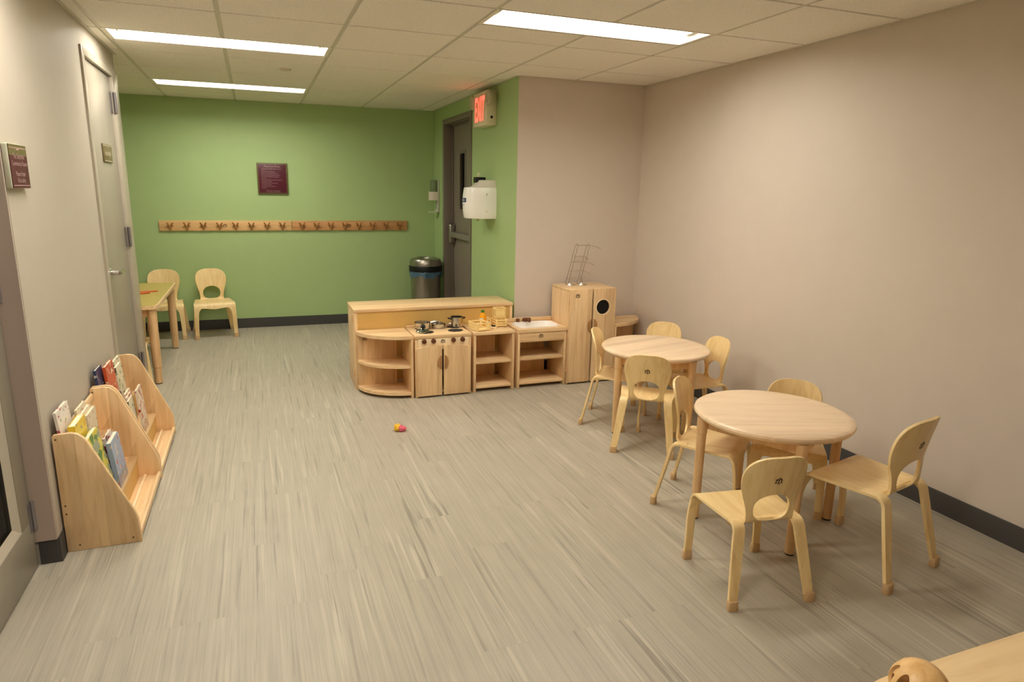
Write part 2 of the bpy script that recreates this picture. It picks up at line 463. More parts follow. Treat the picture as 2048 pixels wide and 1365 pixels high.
# charcoal cove base
def cove(name, segs):
    bm = B()
    for kind, w, a, b, s in segs:
        prof = [(0, 0), (.0072, 0), (.006, .010), (.0055, .095), (.003, .101), (0, .101)]
        if kind == 'X': prism(bm, [(w+s*p, z) for p, z in prof], 'Y', a, b)
        else: prism(bm, [(w+s*p, z) for p, z in prof], 'X', a, b)
    struct(name, bm, 'charcoal')
cove('baseboard_right', [('X', XR, YN, YA, -1)])
cove('baseboard_alcove', [('Y', YA, XG, XR-.006, -1)])
cove('baseboard_side', [('X', XG, YA-.006, D3[0]-.002, -1), ('X', XG, D3[1]+.002, 4.07, -1)])
bm = B()
prism(bm, [(XF, 4.12+.02*2.6), (XG, 4.12-.02*XG), (XG, 4.113-.02*XG), (XF, 4.113+.02*2.6)], 'Z', 0, .101)
struct('baseboard_back', bm, 'charcoal')
cove('baseboard_left', [('X', XL, -.341, D2[0]-.002, 1), ('Y', -.335, XL-.066, XL+.006, -1), ('X', XL, YN, -1.36, 1), ('Y', 2.02, XF, XL+.006, 1), ('X', XL, 2.002, 2.026, 1)])

# door_1: glazed door at the near left, leaf closed in its opening
d = sroot('door_1')
XD = -.755
bm = B()
box(bm, XD-.045, XD, -1.325, -.352, 2.02, 2.125, .002); box(bm, XD-.045, XD, -1.325, -.352, .008, .2, .002)
box(bm, XD-.045, XD, -.465, -.352, .2, 2.02, .002); box(bm, XD-.045, XD, -1.325, -1.212, .2, 2.02, .002)
link('leaf_frame', bm, 'leaf_gray', d)
bm = B()                                            # sloped glazing stops
y0, y1, z0, z1, k = -1.212, -.465, .2, 2.02, .03
for a, b, c, e in (((y0, z0), (y1, z0), (y1-k, z0+k), (y0+k, z0+k)), ((y1, z0), (y1, z1), (y1-k, z1-k), (y1-k, z0+k)),
                   ((y1, z1), (y0, z1), (y0+k, z1-k), (y1-k, z1-k)), ((y0, z1), (y0, z0), (y0+k, z0+k), (y0+k, z1-k))):
    bm.faces.new([bm.verts.new((XD-.002 if q in (a, b) else XD-.02, q[0], q[1])) for q in (a, b, c, e)])
link('glazing_stop', bm, 'frame_pale', d)
bm = B(); box(bm, XD-.028, XD-.02, y0+.02, y1-.02, z0+.02, z1-.02); link('glass_pane', bm, 'dark_glass', d)
bm = B()
box(bm, XD-.05, XL-.001, -.349, -.3355, 0.1, 2.16); box(bm, XD-.05, XL-.001, -1.36, -1.33, 0, 2.16); box(bm, XD-.05, XL-.001, -1.36, -.336, 2.13, 2.16)
link('door_frame', bm, plain('shaded_mauve_paint', lin(178, 162, 150), .4), d)  # mauve tone puts the shade of the wall return into the colour
for z in (.155, 1.03, 1.9):
    bm = B(); tube(bm, [(XD+.006, -.351, z), (XD+.006, -.351, z+.115)], .0075, 10)
    box(bm, XD-.001, XD+.0025, -.383, -.351, z, z+.115); box(bm, XD-.001, XD+.0025, -.351, -.345, z, z+.115)
    link('hinge', bm, 'hinge', d)
bm = B(); box(bm, XL-.3, XL-.29, -1.6, -.1, 0, 2.3); struct('wall_beyond', bm, plain('dark_corridor', lin(52, 58, 62), .6))

# door_2: flush door in the left wall
d = sroot('door_2')
bm = B()
box(bm, XL-.06, XL+.012, D2[0], D2[0]+.055, 0, D2[2], .003); box(bm, XL-.06, XL+.012, 1.845, D2[1]+.018, 0, D2[2], .003)
box(bm, XL-.06, XL+.012, D2[0]+.055, 1.845, 2.1, D2[2], .003)
box(bm, XL-.06, XL-.03, D2[0]+.055, D2[0]+.07, 0, 2.1)
link('door_frame', bm, 'frame_pale', d)
bm = B(); box(bm, XL-.05, XL-.008, D2[0]+.06, 1.838, .01, 2.095, .002); link('leaf', bm, 'leaf_pale', d)
for z in (1.88, 1.045, .2):
    bm = B(); tube(bm, [(XL+.014, 1.842, z), (XL+.014, 1.842, z+.125)], .009, 10)
    box(bm, XL+.004, XL+.015, 1.842, 1.885, z, z+.125); box(bm, XL-.009, XL-.004, 1.805, 1.842, z, z+.125)
    link('hinge', bm, 'hinge', d)
bm = B()
lathe(bm, [(0, 0), (.031, 0), (.031, .009), (.027, .013), (.015, .015), (.012, .05), (0, .052)], 24)
for v in bm.verts: v.co = Vector((XL-.008+v.co.z, 1.195+v.co.x, .945+v.co.y))
hd = [(XL+.046, 1.19, .945), (XL+.05, 1.21, .945), (XL+.05, 1.25, .944), (XL+.048, 1.30, .942), (XL+.038, 1.318, .941)]
tube(bm, hd, [.011, .0105, .0095, .009, .008], 12)
link('lever_handle', bm, 'chrome', d)
bm = B(); box(bm, XL-.008, XL-.003, 1.165, 1.19, .885, .985, .001); link('latch_plate', bm, 'hinge', d)
# small olive plaque on it
pq = thing('door_plaque', 'small olive restroom plaque on the pale flush door in the left wall', 'sign', (XL-.008, 1.51, 1.62))
bm = B(); box(bm, 0, .008, -.125, .125, -.052, .052, .003); link('plate', bm, plain('olive_plaque', lin(112, 98, 66), .35), pq)
M['plaque_text'] = plain('pale_lettering', lin(214, 200, 176), .5)
for z in (.042, -.0445):
    bm = B(); box(bm, .008, .0085, -.115, .115, z, z+.0025); link('border_line', bm, 'plaque_text', pq)
lettering('lettering', [('Restroom', 0, 0, .042, 'CENTER', 1.0)], 'plaque_text', pq, lambda u, v: (.0088, u, v))

# door_3: exit door in the green side wall, set back in its frame
d = sroot('door_3')
f0, f1, ft = D3
bm = B()
box(bm, XG-.012, XG+.15, f0, f0+.05, 0, ft, .003); box(bm, XG-.012, XG+.15, f1-.05, f1, 0, ft, .003); box(bm, XG-.012, XG+.15, f0+.05, f1-.05, ft-.05, ft, .003)
box(bm, XG+.075, XG+.09, f1-.066, f1-.05, 0, ft-.05); box(bm, XG+.075, XG+.09, f0+.05, f0+.066, 0, ft-.05); box(bm, XG+.075, XG+.09, f0+.05, f1-.05, ft-.066, ft-.05)
link('door_frame', bm, 'frame_taupe', d)
bm = B(); xl = XG+.092
hole = supel(3.315, 1.525, .095, .285, 48, 14)
plate_hole(bm, (f0+.052, f1-.052, .01, ft-.052), hole, xl, xl+.044, 'X'); link('leaf', bm, plain('taupe_door_paint', lin(134, 125, 111), .4), d)
bm = B(); plate_hole(bm, (3.205, 3.425, 1.225, 1.825), supel(3.315, 1.525, .08, .27, 48, 14), xl-.006, xl, 'X'); link('vision_frame', bm, 'frame_taupe', d)
bm = B(); box(bm, xl+.018, xl+.026, 3.21, 3.42, 1.23, 1.82); link('vision_glass', bm, 'dark_glass', d)
bm = B(); box(bm, xl-.06, xl-.005, 2.86, 3.56, .965, 1.02, .006); box(bm, xl-.065, xl, 2.84, 2.87, .955, 1.03, .004)
link('panic_bar', bm, plain('satin_aluminium', lin(150, 146, 136), .45, .5), d)
bm = B(); box(bm, xl-.07, xl, 3.555, 3.615, .9, 1.1, .02, 3); link('latch_case', bm, 'brushed', d)
bm = B(); box(bm, xl+.3, xl+.31, 2.5, 3.9, 0, 2.3); struct('wall_stair', bm, plain('dark_stairwell', lin(60, 58, 54), .7))

# ------------------------------------------------------------------ ceiling fittings
def troffer(i, j, label, group):
    t = thing('ceiling_light', label, 'ceiling light', (i*T+T, j*T+.1525, H), 0, group)
    bm = B(); a, b = T-.003, .1495
    def ring(x, y, z): return [bm.verts.new(p) for p in ((-x, -y, z), (x, -y, z), (x, y, z), (-x, y, z))]
    R = [ring(a, b, -.003), ring(a-.022, b-.014, -.003), ring(a-.05, b-.05, .05), ring(a-.05, b-.05, .07), ring(a, b, .07), ring(a, b, -.003)]
    for A, C in zip(R, R[1:]):
        for k in range(4): bm.faces.new((A[k], A[(k+1) % 4], C[(k+1) % 4], C[k]))
    link('housing', bm, 'troffer', t)
    bm = B(); box(bm, -a+.052, a-.052, -b+.052, b-.052, .044, .05); link('lens', bm, 'lens', t)
    for s in (-1, 1):
        bm = B(); box(bm, *sorted((s*(a-.062), s*(a-.05))), -.06, .06, .02, .046, .002); link('end_clip', bm, 'brushed', t)
    return t
G = 'recessed fluorescent ceiling lights'
L0 = troffer(-1, 2, 'long ceiling light at the left, the nearer one before the green wall', G)
def tdup(i, j, label, g): return dup(L0, (i*T+T, j*T+.1525, H), 0, label, g)
tdup(-1, 5, 'long ceiling light closest to the green back wall', G)
tdup(2, 0, 'long ceiling light at the right, above the round tables', G)
for i, j in fix[3:]:
    tdup(i, j, 'ceiling light over the near end of the room, out of the picture', 'ceiling lights behind the viewer')
bm = B(); lathe(bm, [(.042, 0), (.042, -.006), (.036, -.009), (0, -.010)], 28)
o = link('sprinkler_cover', bm, plain('off_white_cover', lin(214, 203, 178), .5)); o.location = (.376, 2.107, H-.004)
tag(o, 'small round sprinkler cover plate on a ceiling tile before the green wall', 'sprinkler cover')

# exit sign with two lamp heads
t = thing('exit_sign', 'lit red EXIT sign with two round lamp heads above the dispenser', 'exit sign', (XG, 2.255, 2.085))
bm = B(); box(bm, -.09, 0, -.168, .168, -.13, .135, .008); link('housing', bm, plain('cream_plastic', lin(226, 216, 188), .4), t)
lettering('exit_lettering', [('EXIT', 0, -.008, .262, 'CENTER', .46)], 'exit_red', t, lambda u, v: (-.0915, -u, v))
for s in (-1, 1):
    bm = B(); lathe(bm, [(0, 0), (.03, .004), (.052, .03), (.056, .055), (.05, .064), (0, .06)], 24)
    for v in bm.verts: v.co = Vector((-.035-v.co.z, s*.205+v.co.x, .075+v.co.y))
    tube(bm, [(-.045, s*.16, .07), (-.045, s*.18, .075)], .018, 10)
    link('lamp_head', bm, plain('grey_cream_plastic', lin(196, 186, 158), .35), t)
bm = B(); lathe(bm, [(.011, 0), (.011, .002), (0, .002)], 14)
for v in bm.verts: v.co = Vector((-.045+v.co.x, -.168-v.co.z, -.07+v.co.y))
link('test_button', bm, 'black', t)

# white wipes dispenser on the side wall
t = thing('wipes_dispenser', 'large white rounded wipes dispenser on the green side wall', 'dispenser', (XG, 2.215, 1.215))
bm = B()
def dring(z, k, kd=None):
    kd = kd or k; out = []
    for i in range(33):
        a = -PI/2+PI*i/32; c, s = math.cos(a), math.sin(a)
        out.append((-.238*kd*abs(c)**.75, .148*k*math.copysign(abs(s)**.8, s), z))
    return out
def loft(bm, rings, cap=True):
    R = [[bm.verts.new(p) for p in r] for r in rings]; n = len(R[0])
    for A, C in zip(R, R[1:]):
        for i in range(n): bm.faces.new((A[i], A[(i+1) % n], C[(i+1) % n], C[i]))
    if cap: bm.faces.new(R[0]); bm.faces.new(R[-1][::-1])
loft(bm, [dring(0, .93), dring(.006, .95), dring(.06, .985), dring(.13, 1.0), dring(.19, .985), dring(.244, .95), dring(.25, .935)])
link('cover', bm, 'white', t)
bm = B(); loft(bm, [dring(.25, .90, .80), dring(.262, .86, .66), dring(.285, .82, .54), dring(.305, .80, .48), dring(.31, .78, .46)]); link('top_cap', bm, plain('off_white_cap', lin(222, 216, 203), .35), t)
bm = B(); box(bm, -.13, -.05, -.02, .075, .29, .335, .006); link('wipe_nozzle', bm, 'black', t)
bm = B(); tube(bm, [(-.09, .03, .32), (-.10, .035, .345), (-.085, .05, .37)], [.012, .008, .012], 8, flat=.4); link('wipe', bm, plain('moist_wipe', lin(228, 226, 190), .8), t)
bm = B()
M['clip'] = plain('clip_grey', lin(120, 112, 96), .5)  # even grey for the small seam clips
for y, z in ((-.1385, .175), (-.1385, .055)):
    bm = B(); box(bm, -.085, -.079, y-.0035, y, z, z+.028); link('seam_clip', bm, 'clip', t)
M['navy'] = plain('navy_print', lin(40, 42, 110), .4)
def dface(u, v, off=.0012):
    a = u/.20; k = .985+.015*math.sin(PI*min(1, max(0, v/.25)))
    c, s = math.cos(a), math.sin(a)
    return (-.238*k*abs(c)**.75-off, .148*k*math.copysign(abs(s)**.8, s), v)
bm = B(); rows = [[dface(u, v) for u in [-.055+.11*i/10 for i in range(11)]] for v in (.13, .14, .155, .165)]
for A, C in zip(rows, rows[1:]):
    for i in range(10): bm.faces.new([bm.verts.new(p) for p in (A[i], A[i+1], C[i+1], C[i])])
link('logo_patch', bm, 'navy', t)
lettering('logo_lettering', [('PURELL', 0, .1475, .022, 'CENTER', 1.0)], 'white', t, lambda u, v: dface(-u, v, .0022))
lettering('caption', [('WIPES', 0, .108, .014, 'CENTER', 1.0)], 'navy', t, lambda u, v: dface(-u, v, .0022))
bm = B(); box(bm, -.12, -.10, -.005, .025, -.022, .0, .003); link('pull_tab', bm, plain('pale_green_tab', lin(196, 200, 150), .5), t)

# soap / sanitizer dispenser by the corner
t = thing('sanitizer_dispenser', 'slim grey sanitizer dispenser with drip tray in the green corner', 'dispenser', (XG, 3.91, 1.2))
bm = B(); box(bm, -.018, 0, -.05, .05, .03, .345, .006); link('backplate', bm, plain('grey_white_plastic', lin(190, 188, 172), .4), t)
bm = B(); loft(bm, [[(-.02-.085*math.cos(a)**.6 if math.cos(a) > 0 else -.02, .046*math.sin(a), z) for a in [-PI/2+PI*i/16 for i in range(17)]] for z in (.13, .135, .215, .22)]); link('pump_cover', bm, plain('warm_white_plastic', lin(224, 212, 196), .35), t)
bm = B(); loft(bm, [[(-.02-.07*k*math.cos(a)**.6 if math.cos(a) > 0 else -.02, .042*k*math.sin(a), z) for a in [-PI/2+PI*i/16 for i in range(17)]] for z, k in ((.22, 1), (.23, 1), (.325, .98), (.34, .85))]); link('reservoir', bm, clear('smoky_plastic', (.8, .84, .76, 1), .1, .05, lin(120, 128, 100), .35), t)
bm = B(); box(bm, -.105, 0, -.045, .045, .0, .012, .004); box(bm, -.03, 0, -.045, .045, .0, .035, .004); link('drip_tray', bm, plain('pale_plastic', lin(206, 210, 190), .35), t)

# signs
M['maroon'] = plain('maroon_sign', lin(84, 24, 42), .35, noise=.05, nscale=8)
M['olive'] = plain('olive_sign', lin(104, 92, 58), .3)
t = thing('rules_sign', 'maroon playroom rules sign on the green back wall', 'sign', (.302, 4.112, 1.523), math.radians(-1.15))
bm = B(); box(bm, -.146, .146, -.02, .002, -.152, .152, .006, 3); link('border', bm, 'olive', t)
bm = B(); box(bm, -.132, .132, -.0215, -.019, -.14, .138, .001); link('panel', bm, 'maroon', t)
rules = ['This play area is for children and their caregivers', 'to share.', 'Please remove shoes before play.', 'Children must be supervised at all times.',
         'Put toys back where they belong when done.', 'No food or drink allowed in the playroom', 'at any time.', 'Please wash hands before and after you play here.',
         'No running or climbing.', 'Please let staff know if a toy is broken', 'or needs to be cleaned.', 'Be kind to each other and share', '& have fun.']
ln = [('Playroom Rules', 0, .119, .026, 'CENTER', .95)]
for k, s in enumerate(rules): ln.append((s, -.105, .095-.0155*k, .0125, 'LEFT', .78))
ln += [('Thank you for your cooperation', 0, -.118, .0115, 'CENTER', .9), ('in keeping this room safe and clean', 0, -.130, .0105, 'CENTER', .9)]
lettering('lettering', ln, plain('pink_grey_lettering', lin(176, 140, 138), .5), t, lambda u, v: (u, -.0222, v))

t = thing('room_sign', 'maroon and olive community room sign on the left wall', 'sign', (XL, -.242, 1.5))
bm = B(); box(bm, 0, .02, -.097, .097, -.078, .075, .005, 3); link('backing', bm, plain('pale_sign_edge', lin(196, 196, 172), .4), t)
bm = B(); box(bm, .0195, .0215, -.095, .095, -.076, .036); link('panel', bm, 'maroon', t)
bm = B(); box(bm, .0195, .0215, -.095, .095, .036, .073); link('header', bm, 'olive', t)
M['sign_text'] = plain('pale_rose_lettering', lin(184, 148, 148), .5)
bm = B(); box(bm, .0215, .0219, -.088, .088, .060, .0625); box(bm, .0215, .0219, -.012, .012, .054, .0601); link('rule_line', bm, 'sign_text', t)
bm = B(); box(bm, .0215, .0219, -.088, .088, -.068, -.0655); link('rule_line', bm, 'sign_text', t)
lettering('lettering', [('The Saltzman', 0, .033, .026, 'CENTER', .85), ('Community Room', 0, .008, .024, 'CENTER', .9), ('Please Enter', 0, -.027, .024, 'CENTER', .9), ('Via Lobby', 0, -.049, .024, 'CENTER', .9)], 'sign_text', t, lambda u, v: (.0222, u, v))

# coat hook boards
def hook_bm():
    bm = B()
    for s in (-1, 1):
        tube(bm, [(0, -.008, -.022), (s*.007, -.013, -.004), (s*.019, -.022, .018), (s*.027, -.034, .031)], [.0085, .0085, .0065, .006], 8)
    tube(bm, [(0, .0, -.036), (0, -.014, -.028), (0, -.012, -.008)], [.008, .010, .009], 8)
    for s in (-1, 1): tube(bm, [(s*.008, -.006, .0), (s*.03, -.016, -.002)], [.005, .004], 6)
    return bm
M['hook_wood'] = wood('carved_hook_wood', lin(170, 120, 66), lin(132, 88, 44), 'Z')
def hook_board(x0, x1, label, mat, mark):
    xc = (x0+x1)/2; t = thing('coat_hook_board', label, 'coat rack', (xc, 4.12-.02*xc, 1.055), math.radians(-1.15), 'hook boards on the green wall')
    w = (x1-x0)/2-.002
    bm = B(); box(bm, -w, w, -.018, .003, -.05, .05, .003); link('board', bm, mat, t)
    for k in range(8):
        x = -w+.1+(2*w-.19)*k/7
        bm = hook_bm()
        for v in bm.verts: v.co += Vector((x, -.018, 0))
        link('hook', bm, 'hook_wood', t)
    bm = B(); emblem(bm, lambda u, v: (mark+u, -.0186, v), .042); link('emblem', bm, 'burn', t)
    return t
hook_board(-.772, .462, 'paler left hand wooden board of carved coat hooks on the green wall', wood('pale_board', lin(224, 182, 128), lin(204, 158, 102), 'X'), -.02)
hook_board(.462, 1.668, 'redder right hand wooden board of carved coat hooks on the green wall', wood('red_board', lin(202, 152, 100), lin(180, 128, 78), 'X'), -.02)

# trash can with blue bag
t = thing('trash_can', 'round stainless steel trash can with blue bag in the green corner', 'trash can', (1.775, 3.7, 0))
bm = B(); lathe(bm, [(.152, 0), (.156, .01), (.158, .6), (.154, .6)], 40); link('body', bm, 'brushed', t)
bm = B(); lathe(bm, [(.166, .60), (.175, .602), (.175, .655), (.172, .66), (.15, .66)], 40, cap=False); link('band', bm, 'black', t)
bm = B(); lathe(bm, [(.170, .66), (.168, .70), (.155, .728), (.125, .738), (.10, .736), (.095, .715), (.09, .66)], 40, cap=False); link('lid', bm, 'brushed', t)
bm = B(); n = 48; R = []
for k, (rad, z) in enumerate(((.164, .612), (.17, .60), (.172, .575), (.166, .545))):
    R.append([bm.verts.new(((rad+.006*math.sin(7*a+k)+.004*math.sin(13*a))*math.cos(a), (rad+.006*math.sin(7*a+k)+.004*math.sin(13*a))*math.sin(a), z+(.014*math.sin(5*a)+.008*math.sin(11*a))*(k == 3))) for a in [2*PI*i/n for i in range(n)]])
for A, C in zip(R, R[1:]):
    for i in range(n): bm.faces.new((A[i], A[(i+1) % n], C[(i+1) % n], C[i]))
link('bag', bm, 'film', t)
bm = B(); lathe(bm, [(0, .65), (.11, .65), (.11, .655), (0, .655)], 24); link('opening', bm, 'black', t)

# ------------------------------------------------------------------ plywood chairs
def chair_profile(w):
    """backrest centre line: distance along sheet -> (y, z)"""
    r, a1 = .03, math.radians(80); arc = r*a1; y0, z0 = -.055, .310
    if w < 0: return (y0-w, z0)
    if w < arc:
        a = w/r; return (y0-r*math.sin(a), z0+r-r*math.cos(a))
    ye, ze = y0-r*math.sin(a1), z0+r-r*math.cos(a1); d = w-arc
    bend = .10*max(0, d-.12)**1.6*1.2
    return (ye-d*math.cos(a1)-bend, ze+d*math.sin(a1))
WTOP = .308
def back_hw(w):
    s = min(1, max(0, (w-.05)/.16)); s = s*s*(3-2*s); b = .1005+.0315*s
    if w > .195: b *= max(0, 1-((w-.195)/(WTOP-.195))**3.0)**(1/3.0)
    return b
HB, HT = .026, .145
def back_hole(w):
    if w <= HB or w >= HT: return 0.0
    c = (HB+HT)/2; h = (HT-HB)/2; t = abs((w-c)/h)
    k = 2.1 if w > c else 2.6
    return .075*(1-t**k)**(1/k)
def bp3(u, w, off=0.0):
    y, z = chair_profile(w); cur = min(1, max(0, (w-.03)/.1))
    return Vector((u, y+cur*u*u/(2*.30)-off, z))
def build_chair(label, loc, rz, group, scale):
    t = thing('plywood_chair', label, 'chair', loc, rz, group); t.scale = (scale,)*3
    TH = .0105
    # backrest: sheet with an arched opening, bending forward into the seat
    ws = [-.03, -.015, 0, .010, .018, HB]
    ws += [(HB+HT)/2-(HT-HB)/2*math.cos(PI*i/18) for i in range(1, 18)]+[HT, .155, .168, .182, .195]
    ws += [.195+(WTOP-.195)*math.sin(PI/2*i/9) for i in range(1, 9)]+[WTOP-.0006]
    nc = 9; P, F = [], []
    cid = {}
    def vid(u, w):
        key = (round(u, 5), round(w, 5))
        if key not in cid: cid[key] = len(P); P.append(bp3(u, w))
        return cid[key]
    for sgn in (-1, 1):
        idx = []
        for w in ws:
            a, b = back_hole(w), back_hw(w)
            if w < 0: a, b = 0, .1005
            idx.append([vid(sgn*(a+(b-a)*k/(nc-1)), w) for k in range(nc)])
        for i in range(len(ws)-1):
            for k in range(nc-1):
                q = [idx[i][k], idx[i][k+1], idx[i+1][k+1], idx[i+1][k]]
                if sgn < 0: q = q[::-1]
                q2 = []
                for x in q:
                    if x not in q2: q2.append(x)
                if len(q2) > 2: F.append(tuple(q2))
    bm = B(); thicken(bm, P, F, TH, .002); back = link('backrest', bm, 'ply_back', t, 50)
    bm = B(); emblem(bm, lambda u, v: bp3(-u, .205+v, TH/2+.0006), .034); link('emblem', bm, 'burn', back)
    # seat: shallow dish with a rolled front and wavy apron
    rows = []
    path = [(-.062+.0227*i, .314) for i in range(11)]
    r, yc = .032, .165
    path += [(yc+r*math.sin(a), .314-r+r*math.cos(a)) for a in [math.radians(85)*i/6 for i in range(1, 7)]]
    nx = 21
    for i, (y, z) in enumerate(path):
        hw = .147+.025*(y+.06)/.24; row = []
        for k in range(nx):
            u = -1+2*k/(nx-1); x = hw*u
            dip = .007*(1-u*u)*math.sin(PI*min(1, max(0, (y+.06)/.22)))
            row.append((x, y, z-dip))
        rows.append(row)
    y, z = path[-1]; hw = .1722
    for j in (1, 2, 3):
        row = []
        for k in range(nx):
            u = -1+2*k/(nx-1)
            drop = .010+.012*math.exp(-(u/.33)**2)+.03*max(0, (abs(u)-.6)/.4)**1.5
            row.append((hw*u, y+.0015*j, z-drop*j/3))
        rows.append(row)
    bm = B(); grid_sheet(bm, rows, TH, .002); link('seat', bm, 'ply_seat', t, 50)
    # legs
    for s in (-1, 1):
        rows = []
        pth = [(y+.0005, z-.001, .092, .1725), (y+.004, z-.016, .116, .1735), (y+.007, z-.034, .130, .1745), (y+.010, z-.06, .1365, .1755), (y+.014, z-.10, .1395, .1765), (.206, .10, .1435, .1775), (.2085, .012, .1465, .1785)]
        for (yy, zz, xa, xb) in pth: rows.append([(s*(xa+(xb-xa)*k/4), yy, zz) for k in range(5)])
        bm = B(); grid_sheet(bm, rows, .0125, .002); lg = link('leg', bm, 'ply_edge' if False else 'ply_back', t, 50)
        bm = B(); loft(bm, [[(p[0], p[1], zz) for p in supel(s*.1625, .2085, .0205*k, .0125*k, 20, 4)] for zz, k in ((0, .93), (.004, 1), (.036, .96), (.038, .9))]); link('foot_cap', bm, 'cap', lg)
        rows = []
        y0, z0, rr = -.062, .314, .034
        pts = [(-.025, .314)]+[(y0-rr*math.sin(a), z0-rr+rr*math.cos(a)) for a in [math.radians(72)*i/6 for i in range(0, 7)]]
        ye, ze = pts[-1]
        pts += [(ye+(-.155-ye)*q, ze+(.012-ze)*q) for q in (.2, .45, .7, 1.0)]
        for i, (yy, zz) in enumerate(pts):
            q = min(1, max(0, (.314-zz)/.30)); wid = .048-.012*q
            xo = .1485+.033*q
            rows.append([(s*(xo-wid+wid*k/4), yy, zz) for k in range(5)])
        bm = B(); grid_sheet(bm, rows, .0125, .002); lg = link('leg', bm, 'ply_back', t, 50)
        bm = B(); loft(bm, [[(p[0], p[1]+.02*zz, zz) for p in supel(s*.1632, -.156, .0208*k, .0135*k, 20, 4)] for zz, k in ((0, .93), (.004, 1), (.036, .96), (.038, .9))]); link('foot_cap', bm, 'cap', lg)
    return t
GC = 'plywood chairs round the two round tables'
R_ = math.radians
CH = build_chair('plywood chair nearest the camera, its back to us at the front round table', (1.789, -1.331, 0), R_(-8.7), GC, .943)
for lab, x, y, a, s, g in (
    ('large plywood chair pulled out beside the right wall at the front round table', 2.374, -1.356, 12.5, 1.086, GC),
    ('plywood chair seen from its side, left of the front round table', 2.030, -.672, -141.5, .985, GC),
    ('plywood chair behind the front round table, its back rising over the far rim', 2.470, -.782, 135, .94, GC),
    ('plywood chair with its back to us at the far round table', 2.158, -.015, -37.5, .97, GC),
    ('plywood chair at the left of the far round table, beside the play fridge', 2.196, .461, -129, 1.0, GC),
    ('plywood chair at the right end of the far round table by the taupe wall', 2.69, .19, 84, .955, GC),
    ('plywood chair behind the far round table in the taupe corner', 2.733, .71, 140, .92, GC),
    ('right one of two plywood chairs standing against the green back wall', -.33, 3.905, 187.0, 1.07, 'plywood chairs by the left table'),
    ('left one of two plywood chairs by the green wall, behind the table', -.765, 3.925, 180.5, 1.07, 'plywood chairs by the left table'),
    ('plywood chair tucked at the near end of the left table, mostly hidden by the wall', -.83, 2.2, 0, 1.0, 'plywood chairs by the left table')):
    dup(CH, (x, y, 0), R_(a), lab, g, s)

# ------------------------------------------------------------------ tables
def table_leg(bm_xy, h, r0, seam, parent, mat='maple_leg', black=True):
    x, y = bm_xy
    bm = B(); lathe(bm, [(r0*.86, .006), (r0*.9, .016), (r0*.96, seam-.003), (r0*.9, seam-.002), (r0*.9, seam+.001), (r0*1.04, seam+.002), (r0*1.1, h)], 24, (x, y, 0))
    lg = link('leg', bm, mat, parent)
    bm = B(); lathe(bm, [(r0*.8, 0), (r0*.84, .002), (r0*.84, .006)], 20, (x, y, 0)); link('glide', bm, 'black' if black else 'cap', lg)
def round_table(x, y, ang, label):
    t = thing('round_table', label, 'table', (x, y, 0), R_(ang), 'round maple tables')
    bm = B(); lathe(bm, [(0, .483), (.30, .483), (.322, .486), (.330, .494), (.332, .501), (.329, .509), (.320, .5145), (.30, .5155), (0, .5155)], 96); link('tabletop', bm, 'table_top', t)
    bm = B()
    for k in range(4):
        c, s = math.cos(PI/2*k), math.sin(PI/2*k)
        for q in range(1): pass
    e = .265/math.sqrt(2)*1.0
    pts = [(.284*math.cos(a), .284*math.sin(a)) for a in (0, PI/2, PI, 3*PI/2)]
    for p, q in zip(pts, pts[1:]+pts[:1]):
        d = Vector((q[0]-p[0], q[1]-p[1])).normalized(); n = Vector((-d.y, d.x))*.009
        prism(bm, [(p[0]+n.x, p[1]+n.y), (p[0]-n.x, p[1]-n.y), (q[0]-n.x, q[1]-n.y), (q[0]+n.x, q[1]+n.y)], 'Z', .432, .484)
    link('apron', bm, 'maple_leg', t)
    for a in (0, PI/2, PI, 3*PI/2): table_leg((.304*math.cos(a), .304*math.sin(a)), .484, .0215, .41, t)
    return t
rt = round_table(2.195, -.938, -20, 'front round maple table, nearest the right hand baseboard')
dup(rt, (2.402, .300, 0), R_(13), 'far round maple table beside the play fridge')

t = thing('activity_table', 'olive topped rectangular table with round legs at the far left', 'table', (-.97, 2.77, 0))
bm = B(); prism(bm, [(p[0], p[1]) for p in supel(0, 0, .38, .64, 96, 26)], 'Z', .566, .592, .005); link('table_edge', bm, 'maple_y', t)
bm = B(); prism(bm, [(p[0], p[1]) for p in supel(0, 0, .368, .628, 96, 26)], 'Z', .592, .5935); link('laminate_top', bm, plain('olive_laminate', lin(190, 168, 92), .35, noise=.03, nscale=5), t)
bm = B()
for sx in (-1, 1): box(bm, sx*.315-.009, sx*.315+.009, -.57, .57, .505, .567)
for sy in (-1, 1): box(bm, -.31, .31, sy*.58-.009, sy*.58+.009, .505, .567)
link('apron', bm, 'maple_leg', t)
for sx in (-1, 1):
    for sy in (-1, 1): table_leg((sx*.333, sy*.585), .567, .030, .125, t)
M['crayon'] = plain('orange_wax', lin(205, 104, 40), .5)
for k, (x, y, a, ln_, lab) in enumerate(((-.73, 2.83, 12, .13, 'upper orange crayon stick lying on the olive table'), (-.76, 2.74, 8, .10, 'lower orange crayon stick lying on the olive table'))):
    bm = B(); tube(bm, [(-ln_/2, 0, 0), (ln_/2-.012, 0, 0), (ln_/2, 0, 0)], [.0065, .0065, .002], 10); o = link('crayon', bm, 'crayon')
    o.location = (x, y, .60); o.rotation_euler = (0, 0, R_(a)); tag(o, lab, 'crayon', 'crayons on the left table')

